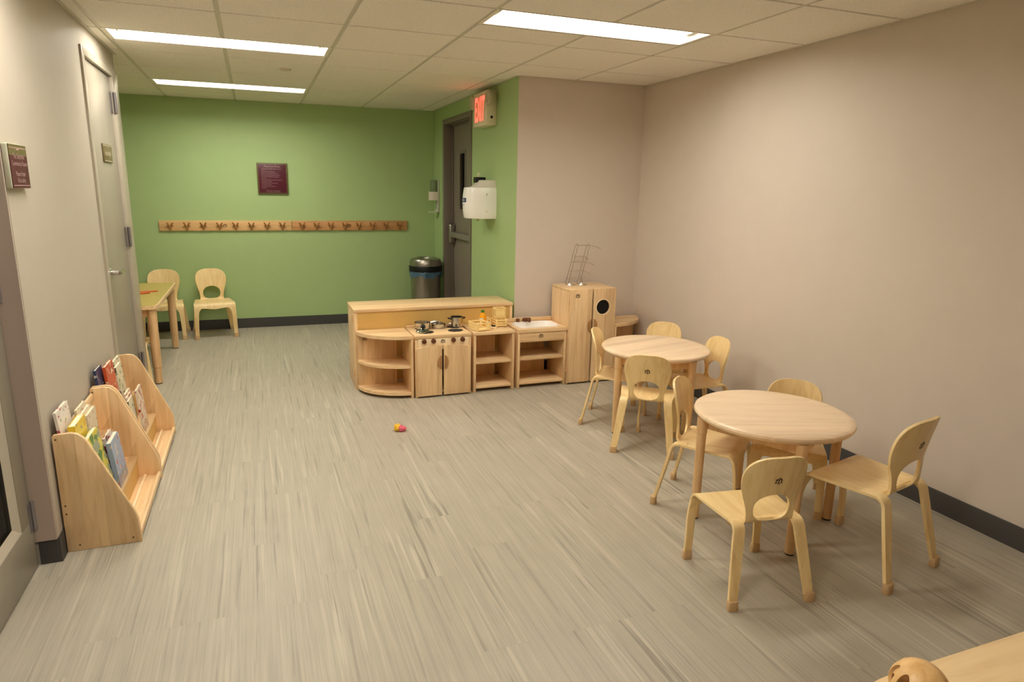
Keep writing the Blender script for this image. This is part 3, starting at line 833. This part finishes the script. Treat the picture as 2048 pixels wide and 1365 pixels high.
t = thing('near_table', 'pale maple table cropped by the lower right corner of the picture', 'table', (1.66, -2.66, 0))
bm = B(); prism(bm, [(p[0], p[1]) for p in supel(0, 0, .53, .335, 120, 18)], 'Z', .502, .53, .008, 3); link('tabletop', bm, wood('near_maple', lin(245, 216, 168), lin(230, 194, 142), 'X'), t)
bm = B()
for sy in (-1, 1): box(bm, -.44, .44, sy*.27-.009, sy*.27+.009, .44, .503)
link('apron', bm, 'maple_leg', t)
for sx in (-1, 1):
    for sy in (-1, 1): table_leg((sx*.46, sy*.27), .503, .026, .12, t)
# wooden ball toy with oval openings
t = thing('wooden_ball_toy', 'hollow wooden ball toy with oval holes on the near table', 'toy', (1.190, -2.403, .5335))
bm = B(); P, F, nu, nv = [], [], 288, 96; rr = .046
for j in range(nv+1):
    a = PI*j/nv
    for i in range(nu):
        b = 2*PI*i/nu; s = math.sin(a)
        P.append((rr*s*math.cos(b), rr*s*math.sin(b), .043-.043*math.cos(a)))
for j in range(nv):
    for i in range(nu):
        am = PI*(j+.5)/nv; bmid = 2*PI*(i+.5)/nu
        ph = ((bmid/(2*PI)*9) % 1)-.5
        ok = (ph/.34)**2+((am-PI*.60)/.48)**2 > 1
        if j < 1 or j >= nv-1: ok = j >= nv-1
        if ok: F.append((j*nu+i, (j+1)*nu+i, (j+1)*nu+(i+1) % nu, j*nu+(i+1) % nu) if j < nv-1 else (j*nu+i, (j+1)*nu, j*nu+(i+1) % nu))
ec = {}
for f in F:
    for a, b in zip(f, f[1:]+f[:1]): ec[(min(a, b), max(a, b))] = ec.get((min(a, b), max(a, b)), 0)+1
nb = {}
for (a, b), k in ec.items():
    if k == 1: nb.setdefault(a, []).append(b); nb.setdefault(b, []).append(a)
for it in range(14):                                    # ease the stair-stepped rims of the openings
    Q = {i: [.5*P[i][c]+.25*(P[n_[0]][c]+P[n_[1]][c]) for c in range(3)] for i, n_ in nb.items() if len(n_) == 2}
    for i, q in Q.items(): P[i] = tuple(q)
used = sorted({i for f in F for i in f}); mp_ = {u: k for k, u in enumerate(used)}
thicken(bm, [P[i] for i in used], [tuple(mp_[i] for i in f) for f in F], .006); link('shell', bm, wood('turned_maple', lin(232, 190, 130), lin(206, 158, 98), 'Z'), t, 50)
bm = B(); lathe(bm, [(0, .004), (.02, .008), (.024, .03), (.016, .05), (0, .056)], 20); link('core', bm, 'handle', t)

# ------------------------------------------------------------------ play kitchen
KY, KB, KT = 1.265, 1.57, .45                # front, back, worktop height
def rbox(name, x0, x1, y0, y1, z0, z1, m, p, bev=.003):
    bm = B(); box(bm, x0, x1, y0, y1, z0, z1, bev); return link(name, bm, m, p)
def mark(parent, x, z, y, s=.032):
    bm = B(); emblem(bm, lambda u, v: (x+u, y-.0006, z+v), s*1.15); return link('emblem', bm, 'burn', parent)

# divider standing behind the kitchen
t = thing('divider_cabinet', 'long low maple divider cabinet standing behind the play kitchen', 'cabinet', (.73, 1.578, 0))
W, Dp, Hd = 1.212, .352, .60
rbox('top', -.004, W+.004, -.006, Dp, Hd-.026, Hd, 'maple_x', t, .006)
for x in (0, W-.022): rbox('side_panel', x, x+.022, 0, Dp, 0, Hd-.026, 'maple_zy', t, .003)
rbox('back_panel', .022, W-.022, .006, .014, .06, Hd-.026, 'ply_panel', t, 0)
rbox('shelf', .022, W-.022, .014, Dp-.01, .28, .298, 'maple_x', t)
rbox('bottom_shelf', .022, W-.022, .006, Dp-.01, .04, .06, 'maple_x', t)
for z in (.10, .50): rbox('connector', -.008, .0, .05, .085, z, z+.05, 'maple_leg', t, .004)

def quarter(name, label, x, mir):
    t = thing(name, label, 'shelf', (x, KB, 0)); s = -1 if mir else 1     # s=1: panel on the right, arc to the left
    def outline(k=1.0):
        pts = [(0, 0), (0, -.303*k)]
        pts += [(-s*.355*k*math.sin(a), -.303*k*math.cos(a)) for a in [PI/2*i/20 for i in range(1, 20)]]
        return pts+[(-s*.355*k, 0)]
    for nm, z0, z1, k in (('top', KT-.024, KT, 1.0), ('shelf', .218, .236, .975), ('bottom_shelf', .022, .044, .985)):
        bm = B(); prism(bm, outline(k), 'Z', z0, z1, .004); link(nm, bm, 'maple_x', t)
    a, b = sorted((0, -s*.018)); rbox('side_panel', a, b, -.303, -.004, 0, KT-.024, 'maple_zy', t)
    a, b = sorted((-s*.018, -s*.345)); rbox('back_panel', a+.045*(mir), b-.045*(not mir), -.016, -.004, .03, KT-.024, 'maple_z', t)
    return t
t = quarter('corner_shelf', 'open quarter round maple shelf at the left end of the play kitchen', 1.087, False)
mark(t, -.29, .388, -.0165, .03)
quarter('corner_shelf', 'quarter round maple shelf in the corner right of the play fridge', 2.675, True)

def carcass(name, label, cat, x0, x1, back_gap=True):
    t = thing(name, label, cat, (x0, KY, 0)); w = x1-x0; d = KB-KY
    for x in (0, w-.019): rbox('side_panel', x, x+.019, 0, d, 0, KT-.001 if name == 'x' else KT-.024, 'maple_zy', t)
    rbox('bottom_shelf', .019, w-.019, .004, d-.01, .026, .046, 'maple_x', t)
    rbox('back_panel', .019, w-.019-(.03 if back_gap else 0), d-.014, d-.006, .02, KT-.024, 'maple_z', t, 0)
    return t, w, d

# stove
t, w, d = carcass('play_stove', 'wooden play stove with two doors and four brown knobs', 'play stove', 1.099, 1.507, False)
rbox('worktop', -.001, w+.001, -.006, d, KT-.024, KT, 'maple_x', t, .005)
rbox('splash_rail', .0, w, d-.013, d, KT, KT+.016, 'maple_x', t, .005)
cp = rbox('control_panel', .019, w-.019, -.002, .014, .345, .426, 'light_strip', t, .002)
mark(cp, .199, .402, -.002, .03)
for x in (.062, .129, .274, .341):
    bm = B(); lathe(bm, [(0, 0), (.0175, 0), (.0175, .013), (.0155, .017), (0, .017)], 8)
    for v in bm.verts: v.co = Vector((x+v.co.x, -.002-v.co.z, .408+v.co.y))
    link('knob', bm, 'brown', t)
xm = .195
for s, (a, b) in ((-1, (.008, xm-.006)), (1, (xm+.006, w-.008))):
    def arch(x): return .360+.016*(1-((x-xm)/.19)**2)
    pts = [(a, .012), (b, .012)]+[(b+(a-b)*k/12, arch(b+(a-b)*k/12)) for k in range(13)]
    bm = B(); prism(bm, pts, 'Y', -.016, -.002, .002); dr = link('door', bm, 'maple_z', t)
    bm = B(); xe = xm+s*.012
    hp = [(xe+s*.027*math.sin(PI*k/14), .254-.05*math.cos(PI*k/14)) for k in range(15)]
    prism(bm, hp if s > 0 else hp[::-1], 'Y', -.026, -.016, .004); link('handle', bm, 'handle', dr)  # brown crescent stands in for the shade of a recessed grip
for k, (x, y) in enumerate(((.103, .10), (.322, .108), (.107, .232), (.346, .232))):
    bm = B(); prism(bm, [((x+.057*c*q), (y+.05*s_*q)) for c, s_, q in [(math.cos(2*PI*i/16), math.sin(2*PI*i/16), 1 if i % 2 else .9) for i in range(16)]], 'Z', KT, KT+.003); link('burner', bm, 'burner', t)

# open shelf unit
t, w, d = carcass('shelf_unit', 'open maple shelf unit between the play stove and the play sink', 'shelf', 1.527, 1.842)
rbox('worktop', -.001, w+.001, -.004, d, KT-.024, KT, 'maple_x', t, .005)
rbox('shelf', .019, w-.019, .006, d-.014, .21, .229, 'maple_x', t)

# sink unit
t, w, d = carcass('play_sink', 'wooden play sink with white basin and brown tap', 'play sink', 1.868, 2.264)
bx, by, ba, bb = w/2, .15, .168, .112
hole = supel(bx, by, ba-.006, bb-.006, 64, 5)
bm = B(); plate_hole(bm, (-.001, w+.001, -.006, d), hole, KT-.024, KT); link('worktop', bm, 'maple_x', t)
rbox('splash_rail', -.001, w+.001, d-.022, d, KT, KT+.03, 'maple_x', t, .006)
bm = B(); rings = []
for k, z in ((1.0, KT+.001), (.99, KT+.005), (.96, KT+.006), (.93, KT+.002), (.89, KT-.02), (.82, KT-.05), (.70, KT-.062), (.35, KT-.066)):
    rings.append([(p[0], p[1], z) for p in supel(bx, by, ba*k, bb*k, 64, 5)])
R = [[bm.verts.new(p) for p in r] for r in rings]
for A, C in zip(R, R[1:]):
    for i in range(64): bm.faces.new((A[i], A[(i+1) % 64], C[(i+1) % 64], C[i]))
bm.faces.new(R[-1]); link('basin', bm, 'basin', t)
pn = rbox('front_panel', .019, w-.019, .001, .016, .352, KT-.025, 'maple_x', t, .002); mark(pn, .185, .393, .001, .034)
rbox('shelf', .019, w-.019, .006, d-.014, .212, .231, 'maple_x', t)
bm = B(); box(bm, .14, .205, .243, .275, KT+.005, KT+.034, .008); tube(bm, [(.172, .25, KT+.022), (.172, .215, KT+.026), (.172, .195, KT+.016)], [.011, .0105, .009], 10); link('tap', bm, 'brown', t)
bm = B(); lathe(bm, [(0, 0), (.015, 0), (.016, .018), (.013, .024), (0, .024)], 8, (.1, .262, KT+.006)); link('tap_knob', bm, 'brown', t)

# fridge
t = thing('play_fridge', 'tall wooden play fridge with two doors and a round dark window', 'play fridge', (2.270, KY, 0)); w, d, hf = .394, .305, .737
rbox('body_top', 0, w, .0, d, hf-.022, hf, 'maple_x', t, .004)
for x in (0, w-.019): rbox('side_panel', x, x+.019, .0, d, 0, hf-.022, 'maple_zy', t)
rbox('body_bottom', .019, w-.019, .004, d, .02, .04, 'maple_x', t)
rbox('back_panel', .019, w-.019, d-.012, d-.004, .02, hf-.022, 'maple_z', t, 0)
rbox('shelf', .019, w-.019, .006, d-.014, .34, .358, 'maple_x', t)
dl = rbox('door', .004, .1905, -.018, -.001, .012, hf-.004, 'maple_z', t, .004); mark(dl, .065, .684, -.018, .034)
bm = B(); hole = [(.283+.055*math.cos(2*PI*i/48), .592+.055*math.sin(2*PI*i/48)) for i in range(48)]
plate_hole(bm, (.2015, w-.004, .012, hf-.004), hole, -.018, -.001, 'Y'); dr = link('door', bm, 'maple_z', t)
bm = B(); lathe(bm, [(.0555, 0), (.0575, .002), (.0625, .0015), (.064, 0)], 48, cap=False)
for v in bm.verts: v.co = Vector((.283+v.co.x, -.018-v.co.z, .592+v.co.y))
link('window_ring', bm, 'light_strip', dr)
bm = B(); lathe(bm, [(0, 0), (.0555, 0), (.0555, .003), (0, .003)], 40)
for v in bm.verts: v.co = Vector((.283+v.co.x, -.004-v.co.z, .592+v.co.y))
link('window', bm, 'black', dr)
for s, q in ((-1, dl), (1, dr)):
    bm = B(); xe = .196+s*.012
    hp = [(xe+s*.027*math.sin(PI*k/14), .452-.052*math.cos(PI*k/14)) for k in range(15)]
    prism(bm, hp if s > 0 else hp[::-1], 'Y', -.028, -.018, .004); link('handle', bm, 'handle', q)  # shade of the recessed fridge grips, painted as brown crescents
bm = B()
for z in (.62, .36, .10): box(bm, -.004, .003, -.012, .012, z, z+.035, .001)
link('dowel', bm, 'maple_leg', t)

# ------------------------------------------------------------------ things on the kitchen
z = KT+.0042
t = thing('saucepan', 'low steel saucepan on the left rear burner of the play stove', 'pan', (1.205, 1.488, z))
bm = B(); lathe(bm, [(0, 0), (.048, 0), (.054, .006), (.058, .045), (.0605, .047), (.0565, .046), (.052, .008), (0, .004)], 36); link('bowl', bm, 'steel', t)
bm = B(); tube(bm, [(.055, .01, .040), (.085, .016, .044), (.125, .024, .043)], [.005, .007, .0065], 8, flat=1.6); link('handle', bm, 'steel', t)
t = thing('pan_lid', 'small glass pan lid with black knob on the front left burner', 'pan lid', (1.18, 1.378, z))
bm = B(); lathe(bm, [(.045, 0), (.047, .003), (.043, .008), (.025, .015), (0, .017), (0, .013), (.025, .010), (.043, .003)], 32, cap=False); link('dome', bm, clear('green_tinted_glass', (.6, .78, .72, 1), .05, .2), t)
bm = B(); lathe(bm, [(.0465, -.0005), (.049, .001), (.049, .004), (.0465, .0055)], 32, cap=False); link('rim', bm, 'steel', t)
bm = B(); lathe(bm, [(.006, .015), (.006, .024), (.015, .028), (.016, .038), (.010, .043), (0, .044)], 20); link('knob', bm, 'black', t)
t = thing('frying_pan', 'shallow steel frying pan in the middle of the play stove top', 'pan', (1.325, 1.496, z-.0036))
bm = B(); lathe(bm, [(0, 0), (.042, 0), (.048, .006), (.053, .032), (.0555, .034), (.051, .033), (.046, .008), (0, .004)], 36); link('bowl', bm, 'steel', t)
bm = B(); tube(bm, [(.05, -.008, .028), (.07, -.013, .033), (.090, -.018, .031)], [.004, .0065, .006], 8, flat=1.7); link('handle', bm, 'steel', t)
t = thing('stock_pot', 'tall steel pot with side handles on the right rear burner', 'pot', (1.466, 1.50, z))
bm = B(); lathe(bm, [(0, 0), (.041, 0), (.044, .004), (.044, .070), (.0475, .073), (.043, .072), (.041, .006), (0, .004)], 36); link('bowl', bm, 'steel', t)
for s in (-1, 1):
    bm = B(); tube(bm, [(s*.043, -.018, .058), (s*.062, -.014, .063), (s*.066, 0, .064), (s*.062, .014, .063), (s*.043, .018, .058)], .0038, 8); link('handle', bm, 'black', t)

def slat(bm, p, q, w=.006, h=.004): 
    p, q = Vector(p), Vector(q); d = (q-p).normalized(); up = Vector((0, 0, 1)) if abs(d.z) < .9 else Vector((0, 1, 0)); s = d.cross(up).normalized()*w; u = s.cross(d).normalized()*h
    vs = [bm.verts.new(c+a*s+b*u) for c in (p, q) for a, b in ((1, 1), (-1, 1), (-1, -1), (1, -1))]
    for k in range(4): bm.faces.new((vs[k], vs[(k+1) % 4], vs[4+(k+1) % 4], vs[4+k]))
    bm.faces.new(vs[:4][::-1]); bm.faces.new(vs[4:])
def crate(label, loc, rot, w, dd, h, n, floor_=True):
    t = thing('slatted_crate', label, 'crate', loc, 0, 'wooden play crates on the shelf unit top', [R_(a) for a in rot])
    for sx in (-1, 1):
        for sy in (-1, 1):
            bm = B(); box(bm, sx*w/2-.005, sx*w/2+.005, sy*dd/2-.005, sy*dd/2+.005, 0, h, .001); link('post', bm, 'crate_wood', t)
    for k in range(n):
        zz = .010+(h-.018)*k/(n-1)
        for sy in (-1, 1):
            bm = B(); slat(bm, (-w/2-.004, sy*(dd/2+.0068), zz), (w/2+.004, sy*(dd/2+.0068), zz), .0018, .0052); link('long_slat', bm, 'crate_wood', t)
        for sx in (-1, 1):
            bm = B(); slat(bm, (sx*(w/2+.0068), -dd/2-.004, zz), (sx*(w/2+.0068), dd/2+.004, zz), .0018, .0052); link('end_slat', bm, 'crate_wood', t)
    if floor_:
        bm = B(); box(bm, -w/2, w/2, -dd/2, dd/2, .003, .007); link('base', bm, 'crate_wood', t)
    return t
zt = KT+.0005
crate('wide open slatted crate at the front left of the shelf unit top', (1.598, 1.355, zt), (0, 0, 14), .10, .115, .062, 3)
crate('low slatted crate behind the juice bottle', (1.70, 1.523, zt), (0, 0, 0), .062, .06, .05, 2)
crate('lower slatted crate of the pair stacked before the divider', (1.789, 1.458, zt), (0, 0, 2), .072, .085, .056, 3)
crate('upper slatted crate lying on its side on top of the stacked pair', (1.789, 1.432, zt+.0565+.0415), (-90, 0, 0), .072, .066, .055, 2)
t = thing('juice_bottle', 'orange juice bottle with green cap standing on the shelf unit top', 'bottle', (1.657, 1.457, zt))
bm = B(); lathe(bm, [(0, 0), (.024, 0), (.0265, .004), (.0265, .07), (.024, .082), (.013, .100), (.0115, .108)], 28); link('body', bm, plain('orange_juice_plastic', lin(245, 165, 10), .25), t)
bm = B(); lathe(bm, [(.0135, .107), (.0135, .122), (.011, .124), (0, .124)], 20); link('cap', bm, plain('green_plastic', lin(58, 110, 30), .4), t)
bm = B()
for k in range(10):
    a0, a1 = PI*1.02+PI*.45*k/10, PI*1.02+PI*.45*(k+1)/10
    bm.faces.new([bm.verts.new((.0268*math.cos(a), .0268*math.sin(a), zz)) for a, zz in ((a0, .028), (a1, .028), (a1, .068), (a0, .068))])
link('label', bm, plain('printed_label', lin(210, 206, 190), .5, noise=.6, nscale=160), t)
t = thing('wooden_toy_block', 'small wooden toy with a dark top on the shelf unit top', 'toy', (1.706, 1.372, zt), R_(-28))
bm = B(); box(bm, -.028, .028, -.018, .018, 0, .014, .002); link('block', bm, 'light_strip', t)
bm = B(); box(bm, -.008, .022, -.012, .012, .014, .022, .002); link('dark_top', bm, 'black', t)
bm = B(); tube(bm, [(-.03, 0, .004), (.0, .002, .005), (.018, .004, .004), (.030, .006, .003), (.040, .006, .003)], [.0028, .0026, .004, .010, .005], 8); 
for v in bm.verts: v.co.z = .0034+(v.co.z-.003)*.3
o = link('toy_spoon', bm, 'handle'); o.location = (1.782, 1.378, zt); tag(o, 'little wooden spoon lying right of the dark topped toy', 'spoon')

# wire rack on the fridge
t = thing('wire_rack', 'leaning chrome wire rack standing on top of the play fridge', 'rack', (2.397, 1.485, hf+.0005), R_(0)); t.scale = (1.0, 1.0, 1.07)
lean = .072; wr = .0024
def wp(x, y, z): return (x+lean*z/.28, y, z)
bm = B()
for x in (-.055, .045):
    for y in (-.045, .0):
        tube(bm, [wp(x, y, .003), wp(x, y, .12), wp(x, y, .29 if y else .275)], wr, 6)
    tube(bm, [wp(x, -.045, .29), wp(x, -.02, .298), wp(x, 0, .275)], wr, 6)
link('upright', bm, 'chrome', t)
for z_, ext in ((.045, .03), (.10, .09), (.165, .10), (.205, .03), (.285, .12)):
    bm = B()
    tube(bm, [wp(-.055, -.045, z_), wp(.045, -.045, z_), wp(.045+ext*.6, -.04, z_-.012), wp(.045+ext, -.02, z_-.028), wp(.045+ext*.6, 0, z_-.01), wp(.045, 0, z_), wp(-.055, 0, z_)], wr*.85, 6)
    link('tier', bm, 'chrome', t)
for x in (-.055, .045):
    bm = B(); tube(bm, [(x+.002, -.045, .003)]+[(x+.035+.035*math.sin(a), -.022-.04*math.cos(a), .0026) for a in [PI*k/8 for k in range(9)]]+[(x+.002, .0, .003)], wr, 6); link('foot_loop', bm, 'chrome', t)

# ------------------------------------------------------------------ book racks
def rack(y0, label):
    t = thing('book_display_rack', label, 'book rack', (XL+.0075, y0, 0), 0, 'low wooden book racks on the left wall'); Ln = .655
    prof = [(0, 0), (0, .488)]
    prof += [(.075+.05*math.sin(a)-.05+.05, .438+.06*math.cos(a)-.0) for a in [PI/180*q for q in (0, 15, 30, 45)]]
    prof = [(0, 0), (0, .49), (.006, .497), (.062, .500), (.085, .494), (.103, .478), (.118, .455), (.252, .135), (.262, .105), (.266, .0)]
    for yy in (0, Ln-.018):
        bm = B(); prism(bm, [(p[0], p[1]) for p in prof], 'Y', yy, yy+.018, .004); ep = link('end_panel', bm, 'maple_z', t)
        bm = B()
        for px_, pz in ((.012, .478), (.014, .20), (.014, .165), (.045, .025), (.235, .025)):
            tube(bm, [(px_, yy-.0006, pz), (px_, yy+.003, pz)], .0035, 8)
        link('screw_plug', bm, 'burn', ep)
    a, b = .018, Ln-.018
    rbox('back_panel', .002, .012, a, b, .04, .465, 'maple_y', t, 0)
    rbox('top_rail', .002, .0142, a, b, .44, .475, 'maple_y', t, .004)
    for x0, x1, zz in ((.012, .082, .275), (.075, .172, .125), (.165, .262, .014)): rbox('shelf', x0, x1, a, b, zz, zz+.014, 'maple_y', t, .003)
    rbox('riser', .067, .075, a, b, .135, .276, 'ply_panel', t, 0); rbox('riser', .157, .165, a, b, .02, .126, 'ply_panel', t, 0)
    rbox('front_rail', .248, .264, a, b, .014, .044, 'maple_y', t, .004); rbox('floor_strip', .188, .200, a, b, .028, .036, 'light_strip', t, .002)
    for x, zz, hh in ((.079, .289, .075), (.169, .139, .075)): rbox('clear_lip', x, x+.003, a+.002, b-.002, zz, zz+hh, 'acrylic', t, 0)
    return t
rack(-.275, 'nearer low wooden book rack, closest to the glass door')
rack(.395, 'farther low wooden book rack, beside the pale flush door')

def cover(name, base, spots, scale=26, th=.52):
    m, nt, b = new_mat(name); tc = N(nt, 'ShaderNodeTexCoord'); c = base
    for k, s in enumerate(spots):
        n = N(nt, 'ShaderNodeTexNoise', noise_dimensions='4D', i_Scale=scale*(1+.35*k), i_Detail=1.5, i_W=3.1*k+len(name))
        L(nt, tc.outputs['Object'], n.inputs['Vector'])
        f = ramp(nt, n.outputs[0], [(th+.04*k, (0, 0, 0)), (th+.04*k+.03, (1, 1, 1))])
        c = mixc(nt, f, c, s)
    if spots: L(nt, c, b.inputs['Base Color'])
    else: b.inputs['Base Color'].default_value = c
    b.inputs['Roughness'].default_value = .3
    return m
M['paper'] = plain('page_paper', lin(236, 226, 200), .8)
cv = {'white': cover('cover_white_pink', lin(232, 224, 214), [lin(190, 90, 110), lin(120, 150, 110)], 40, .6),
      'yellow': cover('cover_yellow', lin(236, 206, 60), [lin(224, 178, 40), lin(120, 130, 150)], 18, .58),
      'cream': cover('cover_cream', lin(228, 214, 186), [lin(170, 130, 110)], 50, .6),
      'green_y': cover('cover_yellow_green', lin(214, 200, 70), [lin(88, 130, 50), lin(150, 160, 130)], 16, .5),
      'maroonw': cover('cover_maroon', lin(226, 214, 204), [lin(120, 30, 60)], 24, .5),
      'blue': cover('cover_blue', lin(150, 170, 200), [lin(214, 196, 178), lin(196, 74, 60)], 24, .58),
      'navy': cover('cover_navy', lin(34, 52, 94), [lin(190, 190, 190), lin(190, 60, 40)], 34, .6),
      'red': cover('cover_orange_red', lin(206, 84, 44), [lin(232, 206, 180)], 30, .60),
      'white_g': cover('cover_white_green', lin(226, 216, 190), [lin(96, 140, 66), lin(90, 80, 60)], 26, .58),
      'black_w': cover('cover_black_white', lin(224, 212, 192), [lin(40, 30, 30)], 22, .56),
      'redw': cover('cover_white_red', lin(226, 210, 190), [lin(170, 50, 46)], 30, .56),
      'lime': cover('cover_lime', lin(150, 190, 70), [lin(220, 220, 150)], 20, .6)}
def book(label, mat, x, y, z, w, h, t_, lean=10, roll=0, yaw=0):
    """front cover faces +X; base corner at (x, y, z)"""
    t = thing('picture_book', label, 'book', (x, y, z+t_*math.sin(R_(lean))+.0004), 0, 'picture books on the racks', (R_(roll), R_(-lean), R_(yaw)))
    bm = B(); c = .0022
    box(bm, -c, 0, 0, w, 0, h, .0006, 1); box(bm, -t_, -t_+c, 0, w, 0, h, .0006, 1); box(bm, -t_+c*.5, -c*.5, 0, c, 0, h)
    link('cover', bm, cv[mat], t)
    bm = B(); box(bm, -t_+c, -c, c, w-.004, .003, h-.003); link('pages', bm, 'paper', t)
    return t
x1, z1 = XL+.008+.072, .2895                # front of the upper ledge
x2, z2 = XL+.008+.160, .1395
book('white and pink picture book sticking up at the near end of the near rack', 'white', XL+.0515, -.25, z1, .172, .288, .011, 5.2)
book('thick yellow picture book on the upper ledge of the near rack', 'yellow', x1+.003, -.215, z1, .165, .215, .026, 2.5)
book('pale cream board book right of the thick yellow book', 'cream', x1-.002, -.005, z1, .15, .19, .012, 1.8)
book('cream board book second from the front right of the yellow book', 'cream', x1-.015, -.025, z1, .15, .205, .012, 1.8)
book('tallest cream board book at the back right of the yellow book', 'cream', x1-.028, -.043, z1, .15, .228, .010, 1.8)
book('yellow and green picture book on the lower ledge of the near rack', 'green_y', x2-.012, -.205, z2, .175, .30, .022, 9)
book('small white and maroon book behind the blue book', 'maroonw', x2-.040, .075, z2, .14, .20, .01, 6)
book('light blue picture book on the lower ledge of the near rack', 'blue', x2+.002, -.020, z2, .17, .21, .02, 6)
book('small white book low at the near end of the near rack', 'redw', x2+.001, -.25, z2, .12, .125, .01, 6)
book('green book lying low in the bottom tray of the near rack', 'lime', XL+.190, -.235, .03, .10, .085, .01, 3)
book('dark blue picture book at the near end of the far rack', 'navy', x1-.025, .418, z1, .13, .278, .012, 5)
book('orange red picture book on the upper ledge of the far rack', 'red', x1-.004, .515, z1, .175, .268, .014, 5)
book('white and green picture book right of the orange red book', 'white_g', x1-.0, .705, z1, .15, .215, .012, 5)
book('white picture book with green marks in front of the far back panel', 'white_g', x1-.018, .76, z1, .17, .235, .012, 4.6)
for k, (yy, hh, mm, lab) in enumerate(((.46, .14, 'black_w', 'black and white board book at the left of the lower far ledge'), (.57, .215, 'white_g', 'second thin board book on the lower far ledge'), (.61, .225, 'redw', 'third thin board book on the lower far ledge, with red marks'), (.65, .232, 'cream', 'fourth thin cream board book on the lower far ledge'), (.69, .238, 'redw', 'rightmost thin board book on the lower far ledge'))):
    book(lab, mm, x2+.0-.013*((k+1) % 5)*.9, yy, z2, .14, hh, .010, 5)

# little flower-like toy on the floor
t = thing('crumpled_toy', 'tiny yellow and pink toy lying on the open floor', 'toy', (.862, .66, 0), R_(-20))
def blob(bm, c, r, seed):
    rnd = random.Random(seed); k = len(bm.verts)
    g = bmesh.ops.create_icosphere(bm, subdivisions=3, radius=r)
    for v in g['verts']:
        d = v.co.normalized(); v.co *= 1+.22*math.sin(7*d.x+seed)*math.cos(6*d.y+seed)+.1*math.sin(11*d.z+seed)
        v.co.x *= .8; v.co += Vector(c)
        v.co.z = max(v.co.z, .0005)
bm = B(); blob(bm, (-.019, .004, .021), .023, 1); link('yellow_part', bm, plain('yellow_fabric', lin(240, 190, 50), .7), t)
bm = B(); blob(bm, (.006, -.004, .018), .020, 4); blob(bm, (.024, .002, .015), .015, 9); link('pink_part', bm, plain('pink_fabric', lin(232, 110, 130), .7), t)

# ------------------------------------------------------------------ world, camera, colour management
w = bpy.data.worlds.new('World'); SC.world = w; w.use_nodes = True
w.node_tree.nodes['Background'].inputs[0].default_value = (1, .85, .65, 1)
w.node_tree.nodes['Background'].inputs[1].default_value = 0.02

cam = bpy.data.cameras.new('Camera'); co = bpy.data.objects.new('Camera', cam); COL.objects.link(co); SC.camera = co
cam.sensor_fit = 'HORIZONTAL'; cam.sensor_width = 36.0; cam.lens = 36*1310.6/2048
cam.shift_x = (1024-1003.8)/2048; cam.shift_y = -(682.5-680.7)/2048
cam.clip_start = .05
a, b, c = R_(20.54), R_(12.86), R_(.98)
fwd = Vector((math.sin(a)*math.cos(b), math.cos(a)*math.cos(b), -math.sin(b))); right = Vector((math.cos(a), -math.sin(a), 0)); up = right.cross(fwd)
r2 = right*math.cos(c)+up*math.sin(c); u2 = -right*math.sin(c)+up*math.cos(c)
mw = Matrix((r2, u2, -fwd)).transposed().to_4x4(); mw.translation = Vector((.108, -3.094, 1.444)); co.matrix_world = mw

vs = SC.view_settings
vs.view_transform = 'Standard'; vs.look = 'None'; vs.exposure = 1.2; vs.gamma = 1.0; vs.use_curve_mapping = False
SC.cycles.max_bounces = 12; SC.cycles.diffuse_bounces = 6; SC.cycles.caustics_reflective = False; SC.cycles.caustics_refractive = False
